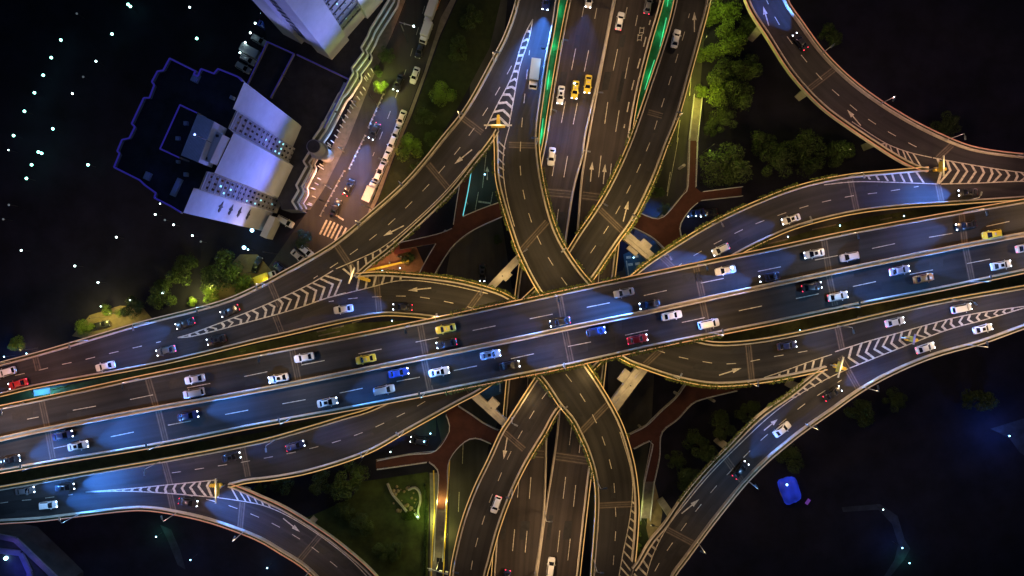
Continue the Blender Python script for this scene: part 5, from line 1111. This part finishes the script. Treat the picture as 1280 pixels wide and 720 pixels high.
for f in bm.faces:
    if abs(f.normal.z) > .5: f.material_index = 1
bm.to_mesh(o.data); bm.free()
pl = Path([Vector((p.x, p.y, HB)) for p in fp[:28]], False)
building_part(A, extrude(pl, [(-.25, 0), (-.25, .9), (.0, .9), (.0, 0)], 1, step=.5), 'roof_parapet', M['wallb2'])
led(A, fp[:28], HB + 1.0, M['e_blue'])
def rect_px(cx, cy, w_, h_, ang, z): 
    c = P(cx, cy, z); k = (CAMZ - z) / FPX; return c, w_ * k, h_ * k, R(ang)
pent = [P(x, y, HB + 4) for x, y in ((225, 132), (246, 142), (280, 158), (262, 196), (252, 208), (222, 196), (200, 186))]
mb = MB(); mb.prism([(p.x, p.y) for p in [P(x, y, HB + 6) for x, y in ((247, 142), (268, 152), (248, 203), (226, 194))]], HB, HB + 6); building_part(A, mb, 'plant_room', M['ribbed'])
rb = MB()
for k in range(14):
    t = (k + .5) / 14; a = P(247, 142, HB + 6).lerp(P(226, 194, HB + 6), 0); 
    q0 = P(247, 142, HB + 6).lerp(P(268, 152, HB + 6), t); q1 = P(226, 194, HB + 6).lerp(P(248, 203, HB + 6), t); rb.tube(q0 + Vector((0, 0, .05)), q1 + Vector((0, 0, .05)), .07, n=5)
building_part(A, rb, 'roof_rib', M['ribbed'])
mb = MB(); mb.prism([(p.x, p.y) for p in [P(x, y, HB + 3.5) for x, y in ((266, 162), (278.5, 168), (262, 203), (251, 198))]], HB, HB + 3.5); building_part(A, mb, 'stair_house', M['wallb'])
for (x, y) in ((272, 170), (258, 198)):
    c = P(x, y, HB + 3.5); m2 = MB(); m2.box((c.x, c.y, HB + 3.5), .5, .5, .3); building_part(A, m2, 'roof_vent', M['darkm'])
led(A, [P(x, y, HB + 4) for x, y in ((200, 186), (225, 131), (246, 141))], HB + 4, M['e_blue'], .14); led(A, [P(x, y, HB + 4) for x, y in ((200, 186), (224, 197))], HB + 4, M['e_blue'], .14)
lw = MB()
for p in (P(200, 186, HB + 4), P(225, 131, HB + 4), P(246, 141, HB + 4), P(224, 197, HB + 4)): lw.box((p.x, p.y, HB), .3, .3, 4)
building_part(A, lw, 'frame_post', M['wallb2'])
for (x, y, w_, d_, ang, zz) in ((220, 234, 1.0, 3.8, -25, HB), (232, 218, .8, .8, 0, HB), (222, 202, .6, .6, 0, HB), (290, 122, .9, .7, -25, HB), (232, 154, .8, .8, 0, HB), (222, 173, .8, .8, 0, HB), (244, 97, 1.4, 1.8, -25, HB), (184, 220, 1.2, 1.6, -25, HB)):
    c = P(x, y, zz + .6); m2 = MB(); m2.box((c.x, c.y, HB), w_, d_, .7, R(ang)); m2.box((c.x, c.y, HB + .7), w_ * .8, d_ * .8, .15, R(ang)); building_part(A, m2, 'roof_unit', M['ribbed'])
for (x, y) in ((221, 232), (246, 100), (187, 217), (270, 130), (232, 170)): lamp_obj('roof_glow', 'POINT', P(x, y, HB + 2.2), 9, (.05, .06, 1.0), A, .2)
lamp_obj('roof_flood', 'POINT', P(243, 168, HB + 13), 700, (.18, .28, 1.0), A, .3)  # fill light added to brighten the ribbed roof
t = MB(); q = P(243, 168, HB + 13); t.tube((q.x, q.y, HB + 6), (q.x, q.y, HB + 12.8), .08, n=6); t.box((q.x, q.y, HB + 12.8), .4, .4, .12); building_part(A, t, 'lamp_mast', M['darkm'])  # mast made up to carry the roof fill light
# windows: bands on the two recessed stretches, one pane per window
wm = MB(); wm.box((0, 0, 0), .5, .1, 1.15); WIN = wm.mesh('window', M['wing']); wl = MB(); wl.box((0, 0, 0), .4, .1, .8); WINL = wl.mesh('window', M['e_win'])
rw = random.Random(3)
def window_band(root, a, b, cols, z0, z1, rows, lit=.03, margin=.5, scale=1.0):
    d = b - a; L = math.hypot(d.x, d.y); ang = math.atan2(d.y, d.x); n = Vector((d.y, -d.x, 0)).normalized()
    if n.dot(Vector((-a.x, -a.y, 0))) < 0: n = -n
    pc = (a + b) / 2 + n * .004; pm_ = MB(); h_ = z1 - z0 + .6
    hw = d.normalized() * (L * .49); q0, q1 = pc - hw, pc + hw
    pm_.add([(q0.x, q0.y, z0 - .6), (q1.x, q1.y, z0 - .6), (q1.x, q1.y, z1), (q0.x, q0.y, z1), (q0.x - n.x * .05, q0.y - n.y * .05, z0 - .6), (q1.x - n.x * .05, q1.y - n.y * .05, z0 - .6), (q1.x - n.x * .05, q1.y - n.y * .05, z1), (q0.x - n.x * .05, q0.y - n.y * .05, z1)], [(0, 1, 2, 3), (7, 6, 5, 4), (0, 4, 5, 1), (1, 5, 6, 2), (2, 6, 7, 3), (3, 7, 4, 0)])
    building_part(root, pm_, 'window_bay', M['wallb2'])
    for i in range(cols):
        for j in range(rows):
            t = (margin + (L - 2 * margin) * (i + .5) / cols) / L; p = a + d * t + n * .012; z = z0 + (z1 - z0) * j / rows
            o = bpy.data.objects.new('window', WINL if rw.random() < lit else WIN); link(o); o.location = (p.x - root.location.x, p.y - root.location.y, z); o.rotation_euler = (0, 0, ang); o.scale = (scale, 1, scale); o.parent = root
RT = {i: P(*right[i], HB) for i in range(len(right))}
window_band(A, P(295, 138, HB), P(285, 160, HB), 3, 3, 45, 16, .15, .1)
window_band(A, P(258, 214, HB), P(249, 236, HB), 3, 3, 45, 16, .15, .1)
# window slots on the flank returns
m2 = MB()
for z in range(2, 46, 1):
    for (a, b) in ((P(295, 138, HB), P(285, 160, HB)), (P(258, 214, HB), P(249, 236, HB))):
        cc = (a + b) / 2; dd = b - a; m2.box((cc.x, cc.y, z * 1.01), dd.length * (.96 if z % 3 else .99), .12 if z % 3 else .3, .10 if z % 3 else .3, math.atan2(dd.y, dd.x))
building_part(A, m2, 'balcony_rails', M['wallb2'])
# four dark leaf-shaped marks on the blank wall
em_ = P(242, 235, HB); en_ = P(229, 266, HB); dd = (en_ - em_); ang = math.atan2(dd.y, dd.x); nn = Vector((dd.y, -dd.x, 0)).normalized(); nn = nn if nn.dot(-em_) > 0 else -nn
for i, zz in enumerate((31, 25.5, 20.5, 15)):
    m2 = MB(); c = em_.lerp(en_, .42) + nn * .02; t_ = dd.normalized()
    pts = [(-1.4, 0), (-.6, .35), (-.1, 1.1 - .2 * i), (.15, .4), (.9, .6), (1.3, 0), (.7, -.35), (.2, -.3), (-.1, -.8), (-.4, -.3)]
    vs = [Vector((c.x, c.y, zz)) + t_ * (u * 1.0) + Vector((0, 0, v * 1.2)) for u, v in pts]; vs2 = [v + nn * .12 for v in vs]; k = len(pts)
    m2.add(vs + vs2, [tuple(range(k, 2 * k)), tuple(range(k - 1, -1, -1))] + [(a, (a + 1) % k, k + (a + 1) % k, k + a) for a in range(k)]); building_part(A, m2, 'wall_emblem', M['darkm'])
m2 = MB(); q = P(333, 283, 6); m2.box((q.x, q.y, 0), 1.8, 6, 5, R(-25)); building_part(A, m2, 'entrance_block', M['wallb'])

# B: podium with lit cornice
HP = 8.0
pod = [(372, 262), (366, 252), (374, 238), (371, 232), (384, 208), (380, 202), (394, 180), (392, 174), (402, 160), (410, 145), (424, 118), (430, 112), (442, 92), (440, 86), (455, 66), (452, 60), (460, 46), (464, 36), (488, -2), (500, -60), (300, -60), (330, 30), (334, 52), (309, 105), (340, 130), (372, 160), (350, 215), (345, 240), (352, 262)]
fp = [P(x, y, HP) for x, y in pod]; B = empty('podium_building', (fp[0].x, fp[0].y, 0)); tag(B, 'low dark-roofed building with a stepped lit cornice along the side street', 'building')
mb = MB(); mb.prism([(p.x, p.y) for p in fp], 0, HP); o = building_part(B, mb, 'walls', M['wallb2']); o.data.materials.append(M['roofd'])
bm = bmesh.new(); bm.from_mesh(o.data); bmesh.ops.triangulate(bm, faces=[f for f in bm.faces if len(f.verts) > 4])
for f in bm.faces:
    if abs(f.normal.z) > .5: f.material_index = 1
bm.to_mesh(o.data); bm.free()
pp = Path([Vector((p.x, p.y, 0)) for p in fp[:20]], False)
o.data.materials[0] = M['walld']
for k, (z, o_, w_) in enumerate(((HP, 0.05, .32), (HP - 1.8, .8, .26), (HP - 4.0, 1.4, .26))):
    building_part(B, extrude(pp, [(o_ - w_, z - .2), (o_ - w_, z + .5), (o_, z + .5), (o_ + .05, z - .2)], -1, step=.4), 'cornice', M['wallb'])
m2 = MB(); d = 1.0
while d < pp.len - 30:
    c = pp.at(d) - pp.nor(d) * 2.2; m2.tube((c.x, c.y, 0), (c.x, c.y, 3.2), .14, n=6); d += 1.5
building_part(B, m2, 'colonnade', M['wallb'])
for a, b in (((334, 52), (309, 105)), ((334, 52), (367, 67)), ((367, 67), (338, 122)), ((371, 68), (436, 99)), ((436, 99), (405, 160))):
    m2 = MB(); pa, pb = P(*a, HP + .8), P(*b, HP + .8); c = (pa + pb) / 2; dd = pb - pa; m2.box((c.x, c.y, HP), dd.length, .35, .8, math.atan2(dd.y, dd.x)); building_part(B, m2, 'roof_wall', M['wallb2'])
    led(B, [pa, pb], HP + .86, M['e_blue'], .09)
for x0, y0, x1, y1 in ((431, 103, 419, 128), (415, 138, 408, 148), (404, 152, 400, 160)):
    m2 = MB(); pa, pb = P(x0, y0, HP + .4), P(x1, y1, HP + .4); dd = pb - pa; c = (pa + pb) / 2; m2.box((c.x, c.y, HP), dd.length, .5, .4, math.atan2(dd.y, dd.x)); building_part(B, m2, 'skylight', M['ribbed'])
for (x, y) in ((434, 120), (428, 130), (423, 142), (378, 246), (452, 84), (418, 152), (394, 190), (481, 18), (470, 42)): lamp_obj('cornice_glow', 'POINT', P(x, y, 7) + Vector((1.6, -.6, 0)), 50, (.12, .62, 1.0), B, .2)
tc = P(399, 188, HP); m2 = MB(); m2.tube((tc.x, tc.y, 0), (tc.x, tc.y, HP + 5), 1.8, n=28); building_part(B, m2, 'turret', M['wallb2'])
m2 = MB(); m2.tube((tc.x, tc.y, HP + 5), (tc.x, tc.y, HP + 5.15), 1.6, n=28); building_part(B, m2, 'turret_roof', M['roofd'])
m2 = MB(); m2.tube((tc.x, tc.y, HP), (tc.x, tc.y, HP + .7), 2.4, n=28); building_part(B, m2, 'turret_ring', M['wallb2'])

# C: tower
A0, B0, D0 = P(415, 75, HP), P(487, -8, HP), P(354, 43, HP)
e1 = (B0 - A0); e2 = (D0 - A0); HT = 112.0
T = empty('apartment_tower', (A0.x, A0.y, 0)); tag(T, 'very tall pale tower lit violet-blue, rising out of the top edge', 'building')
fpt = [A0, A0 + e1 * .30, A0 + e1 * .30 + e2 * .06, A0 + e1 * .62 + e2 * .06, A0 + e1 * .62, A0 + e1, A0 + e1 + e2, A0 + e2, A0 + e2 * .62, A0 + e2 * .62 + e1 * .04, A0 + e2 * .3 + e1 * .04, A0 + e2 * .3]
mb = MB(); mb.prism([(p.x, p.y) for p in fpt], 0, HT); building_part(T, mb, 'walls', M['wallb'])
mb = MB(); mb.prism([(p.x, p.y) for p in (A0 + e1 * .1 + e2 * .1, A0 + e1 * .9 + e2 * .1, A0 + e1 * .9 + e2 * .9, A0 + e1 * .1 + e2 * .9)], HT, HT + 4); building_part(T, mb, 'roof_housing', M['ribbed'])
window_band(T, A0 + e1 * .30 + e2 * .06, A0 + e1 * .62 + e2 * .06, 4, 13, 58, 16, .2, .1, .8)
window_band(T, A0 + e2 * .62 + e1 * .04, A0 + e2 * .3 + e1 * .04, 2, 13, 58, 16, .02, .2, .8)
m2 = MB()
for z in range(14, 110, 3):
    for (a, b) in ((A0 + e1 * .30 + e2 * .05, A0 + e1 * .62 + e2 * .05), (A0 + e2 * .6 + e1 * .035, A0 + e2 * .32 + e1 * .035)):
        c = (a + b) / 2; dd = b - a; m2.box((c.x, c.y, z - .5), dd.length, .3, .22, math.atan2(dd.y, dd.x))
building_part(T, m2, 'balcony_ledges', M['wallb2'])
# the floodlights that colour the facades: set on the podium roof and on masts
def flood(px, py, z, aim, watt, col, label, cone=75, base=0.0):
    cone = 125; watt *= 0.95
    c = P(px, py, z); r = empty('floodlight', (c.x, c.y, base)); tag(r, label, 'floodlight', 'facade floodlights')
    a = MB(); a.tube((0, 0, 0), (0, 0, z - base), .08, n=6); a.build('mast', M['darkm'], r); b = MB(); b.box((0, 0, z - base), .5, .35, .3); b.build('housing', M['darkm'], r)
    l = lamp_obj('beam', 'SPOT', c + Vector((0, 0, .6)), watt, col, size=.4, aim=aim, cone=cone, blend=.8); l.parent = r; l.matrix_parent_inverse = Matrix.Translation(-r.location)
VB = (.19, .23, 1.0)
fa = P(262, 190, HB)
flood(400, 250, 16, Vector((fa.x + 4, fa.y, 38)), 17000, VB, 'mast floodlight below the podium cornice', 70)
flood(420, 140, 16, Vector((P(300, 120, HB).x, P(300, 120, HB).y, 40)), 9000, VB, 'roof floodlight facing the stepped building', 70, HP)
flood(330, 315, 14, Vector((P(240, 250, HB).x, P(240, 250, HB).y, 30)), 9000, (.42, .40, .95), 'mast floodlight at the corner of the stepped building', 75)
flood(462, 118, 14, Vector((A0.x + 2, A0.y + 3, 42)), 15000, VB, 'mast floodlight beside the glowing small tree', 75)
flood(352, 92, 14, Vector(((A0 + e2 * .5).x, (A0 + e2 * .5).y, 40)), 5000, (.3, .34, 1), 'roof floodlight on the left of the tower', 80, HP)
flood(500, 30, 14, Vector(((A0 + e1 * .8).x, (A0 + e1 * .8).y, 34)), 9000, (.4, .5, 1), 'mast floodlight at the right of the tower', 75)

# D: violet lit building in the lower left corner
HV = 8.0
vb = [(-60, 664), (0, 668), (20, 672), (62, 712), (80, 730), (80, 800), (-60, 800)]
fp = [P(x, y, HV) for x, y in vb]; V = empty('violet_building', (fp[1].x, fp[1].y, 0)); tag(V, 'low building in the lower left corner, its roof edge glowing violet', 'building')
mb = MB(); mb.prism([(p.x, p.y) for p in fp], 0, HV - .02); building_part(V, mb, 'walls', M['roofd'])
m2 = MB(); m3 = MB()
for ln, wd, zz, tgt in (([(-60, 666), (0, 670), (20, 674), (64, 716), (84, 736)], 1.3, HV, m2), ([(-60, 686), (0, 688), (27, 691), (38, 715), (40, 760)], 1.3, HV, m3)):
    p = path(ln, zz, False)
    for i in range(len(p.p) - 1): a, b = p.p[i], p.p[i + 1]; c = (a + b) / 2; dd = b - a; tgt.box((c.x, c.y, HV - .02 + i * .004), dd.length, wd, .5, math.atan2(dd.y, dd.x))
RIM = mat('rim cladding', (.16, .14, .22), .7, .2, .8); building_part(V, m2, 'roof_rim', RIM); building_part(V, m3, 'inner_rim', RIM)
for x, y, wt, c in ((10, 682, 70, (.35, .2, 1)), (45, 705, 60, (.5, .25, 1)), (8, 706, 260, (.06, .06, 1)), (20, 720, 240, (.06, .05, 1))): lamp_obj('violet_glow', 'POINT', P(x, y, HV + 2.5), wt, c, V, .3)
m2 = MB(); c = P(7, 698, HV + .6); m2.ball((c.x, c.y, HV + .5), .5, 10, 6); building_part(V, m2, 'roof_lamp', M['e_bluew'])

# blue glowing dome in the park
c = P(990, 615, 2); D = empty('blue_dome', (c.x, c.y, 0), R(17)); tag(D, 'blue glowing oval dome in the dark park at the lower right', 'dome')
mb = MB(); mb.ball((0, 0, .3), 1.0, 26, 12)
o = mb.build('membrane', M['e_dome'], D, True); o.scale = (2.5, 3.5, 1.8)
for v_ in o.data.vertices:
    k_ = 1 + .16 * noise.noise(v_.co * 1.7 + Vector((3, 1, 0))); q_ = math.hypot(v_.co.x, v_.co.y) + 1e-6; k_ *= 1 + .22 * (2 * v_.co.x * v_.co.y / q_ / q_) ** 2; v_.co = Vector((v_.co.x * k_ - .12 * v_.co.y * v_.co.y, v_.co.y * k_, v_.co.z))
m4 = MB(); m4.ball((-.7, 2.2, 1.9), .28, 8, 5); m4.build('top_lamp', M['e_bluew'], D)
m2 = MB(); m2.tube((0, 0, .02), (0, 0, .25), 1.0, n=26); o = m2.build('base_ring', M['concrete_d'], D); o.scale = (2.6, 3.6, 1)
c = P(1011, 628, 1); m2 = MB(); m2.box((0, 0, 0), .5, 1.6, .8); m2.box((0, 0, .8), .3, 1.4, .1); o = m2.build('light_box', M['e_purple']); o.location = (c.x, c.y, 0); o.rotation_euler = (0, 0, R(-35)); tag(o, 'small violet light box beside the blue dome', 'light box')

# ------------------------------------------------------------------ the garden on the lawn
c = P(512, 628, 0); Gd = empty('rock_garden', (c.x, c.y, 0)); tag(Gd, 'lit garden feature of curved walls and stones on the lawn', 'garden feature')
def gp(x, y, z=0): return P(x, y, z) - Vector((c.x, c.y, 0))
m2 = MB()
for pts in ([(484, 605), (490, 618), (500, 630), (508, 640)], [(510, 613), (518, 610), (524, 616), (525, 628), (522, 640), (524, 650), (518, 642)]):
    p = Path([gp(x, y, .9) for x, y in pts]); e = extrude(p, [(-.28, -.9), (-.22, 0), (.22, 0), (.28, -.9)], 1, step=.6); m2.add(e.v, e.f)
fix_normals(m2.build('curved_wall', M['concrete_d'], Gd))
m2 = MB(); rr = random.Random(5)
for k in range(26): q = gp(rr.uniform(492, 520), rr.uniform(606, 640)); m2.ball((q.x, q.y, rr.uniform(0, .3)), rr.uniform(.2, .6), 7, 5, .8)
m2.build('stones', M['sand'], Gd)
m2 = MB(); q = gp(511, 644); 
for i in range(1400):
    d = Vector((rr.gauss(0, 1), rr.gauss(0, 1), abs(rr.gauss(0, 1)))).normalized(); cc = Vector((q.x, q.y, 0)) + Vector((d.x * 2.1, d.y * 1.3, d.z * 1.0)) * rr.uniform(.7, 1); u = Vector((rr.gauss(0, 1), rr.gauss(0, 1), rr.gauss(0, 1))).normalized(); v = u.orthogonal() * .1
    m2.add([cc + u * .12, cc + v, cc - u * .12, cc - v], [(0, 1, 2, 3)])
m2.build('low_planting', M['leaf_b'], Gd)

hp = path([(531, 604), (534, 640), (532, 680), (531, 720), (530, 770)], 0); hm = MB(); d = 0
while d < hp.len:
    q = hp.at(d) + Vector((rr.uniform(-.35, .35), rr.uniform(-.2, .2), rr.uniform(.1, .8))); u = Vector((rr.gauss(0, 1), rr.gauss(0, 1), rr.gauss(0, 1))).normalized(); v = u.orthogonal() * .12; hm.add([q + u * .15, q + v, q - u * .15, q - v], [(0, 1, 2, 3)]); d += .012
tag(hm.build('clipped_hedge', M['leaf']), 'thin dark clipped hedge along the right side of the lawn', 'hedge')
# ------------------------------------------------------------------ street furniture
def fence(a, b, n, label, m='steel'):
    pa, pb = P(*a, 0), P(*b, 0); r = empty('street_fence', pa); tag(r, label, 'fence', 'median fences of the side street'); d = pb - pa
    t = MB(); t.tube((0, 0, 1.0), d + Vector((0, 0, 1.0)), .06); t.tube((0, 0, .35), d + Vector((0, 0, .35)), .05); t.build('railing', M[m], r)
    k = MB(); k.box((0, 0, 0), .4, .4, .2)
    pm_ = MB(); pm_.box((0, 0, 0), .34, .34, .25); pm_.tube((0, 0, .2), (0, 0, 1.25), .08, n=6); me = pm_.mesh('post', M['concrete'])
    for i in range(n + 1): o = bpy.data.objects.new('post', me); link(o); o.parent = r; o.location = d * (i / n)
fence((401, 270), (431, 214), 9, 'pale posted fence ending at the crosswalk'); fence((437, 211), (457, 170), 8, 'bluish posted fence further up the side street'); fence((461, 160), (480, 118), 8, 'dim fence beside the glowing small tree')
# gantry across the upper street
pa, pb = P(500, 28, 6), P(518, 33, 6); r = empty('street_gantry', (pa.x, pa.y, 0)); tag(r, 'thin white traffic gantry over the top of the side street', 'gantry')
d = pb - pa; d.z = 0; t = MB(); t.tube((0, 0, 0), (0, 0, 6.2), .14); t.build('post', M['steel'], r); t = MB(); t.tube((0, 0, 6), d + Vector((0, 0, 6)), .1); t.build('arm', M['rail'], r)
for k in (.3, .95): t = MB(); q = d * k; t.box((q.x, q.y, 5.5), .35, .3, .8); t.build('signal_head', M['e_white'] if k > .5 else M['steel'], r)
# signal gantry beside the lawn
pa = P(548, 703, 0); r = empty('traffic_signal', pa, R(-10)); tag(r, 'yellow lit traffic signal at the bottom of the lawn path', 'traffic signal')
t = MB(); t.tube((0, 0, 0), (0, 0, 5), .13); t.build('post', M['steel'], r); t = MB(); t.tube((-2.5, 0, 4.8), (3.2, -.8, 4.8), .12); t.build('arm', M['rail'], r)
for k in (-1.6, 1.2, 2.8): t = MB(); t.box((k, -.3, 4.4), .8, .5, .7); t.build('signal_head', M['rail'], r)
# lamp post with plate near the yellow path
pa = P(833, 652, 0); r = empty('sign_post', pa, R(165)); tag(r, 'dark arm post with a pale square plate between the ramps at the bottom', 'sign post')
t = MB(); t.tube((0, 0, 0), (0, 0, 7), .13, .1); t.tube((0, 0, 6.8), (5.4, 0, 7.0), .1, .08); t.build('pole', M['darkm'], r); t = MB(); t.box((0, 0, 7.05), 1.1, 1.6, .08); t.build('plate', M['rail'], r); t = MB(); t.box((5.3, 0, 6.8), .9, .5, .25); t.build('lamp_head', M['darkm'], r)
q = P(52, 490, 6); r = empty('bus_shelter', (q.x, q.y, 0), R(10)); tag(r, 'added pale shelter roof lit cyan in the gap beside the top viaduct', 'shelter')  # pale roof and its lamp added to show a cyan glow here
t = MB(); t.box((0, 0, 5.8), 4.4, 1.5, .15); t.box((0, 0, 5.95), 4.0, 1.2, .06); t.build('roof', M['wallb'], r)
for k in (-1.9, 1.9): t = MB(); t.tube((k, 0, 0), (k, 0, 5.8), .1); t.build('post', M['steel'], r)
l = lamp_obj('glow', 'POINT', (0, 0, 9), 900, (.06, .45, 1.0), size=.2); l.parent = r
t = MB(); t.tube((0, .9, 0), (0, .9, 9), .07); t.box((0, .5, 9.2), .5, 1.2, .12); t.build('lamp_arm', M['steel'], r)
# forecourt shed
pa = P(503, 311, 2); r = empty('kiosk', (pa.x, pa.y, 0), R(13)); tag(r, 'small red-roofed kiosk beside the forecourt under the upper left ramp', 'kiosk')
t = MB(); t.box((0, 0, 0), 4.0, 1.8, 2.4); t.build('walls', M['wallb2'], r); t = MB(); t.box((0, 0, 2.4), 4.6, 2.4, .2); t.box((0, 0, 2.6), 4.2, 2.0, .08); t.build('roof', mat('red roof', (.22, .05, .03), .6, .2, 1.0), r)
pa, pb = P(452, 340, .5), P(512, 326, .5); d = pb - pa; r = empty('boundary_wall', (pa.x, pa.y, 0)); tag(r, 'yellow lit low wall across the forecourt', 'wall')
t = MB(); a_ = math.atan2(d.y, d.x); t.box((d.x / 2, d.y / 2, 0), d.length, .45, 1.0, a_); t.build('wall', M['concrete'], r); t = MB(); t.box((d.x / 2, d.y / 2, 1.0), d.length, .6, .12, a_); t.build('coping', M['paint_y'], r)
for i, (x, y) in enumerate(((500, 321), (505, 323), (487, 330))):
    q = P(x, y, 0); r = empty('scooter', q, R(40 * i)); tag(r, 'parked scooter on the red forecourt, %s from the left' % ['second', 'third', 'first'][i], 'scooter', 'scooters on the forecourt')
    t = MB(); t.box((0, 0, .35), 1.1, .3, .35); t.tube((.5, 0, .4), (.42, 0, 1.05), .05); t.tube((.42, -.32, 1.05), (.42, .32, 1.05), .03); t.build('body', paint('white'), r); t = MB(); t.box((-.2, 0, .72), .6, .26, .12); t.build('seat', M['darkm'], r)
    for k in (-.55, .58): t = MB(); t.tube((k, -.06, .25), (k, .06, .25), .25, n=12); t.build('wheel', M['tyre'], r)
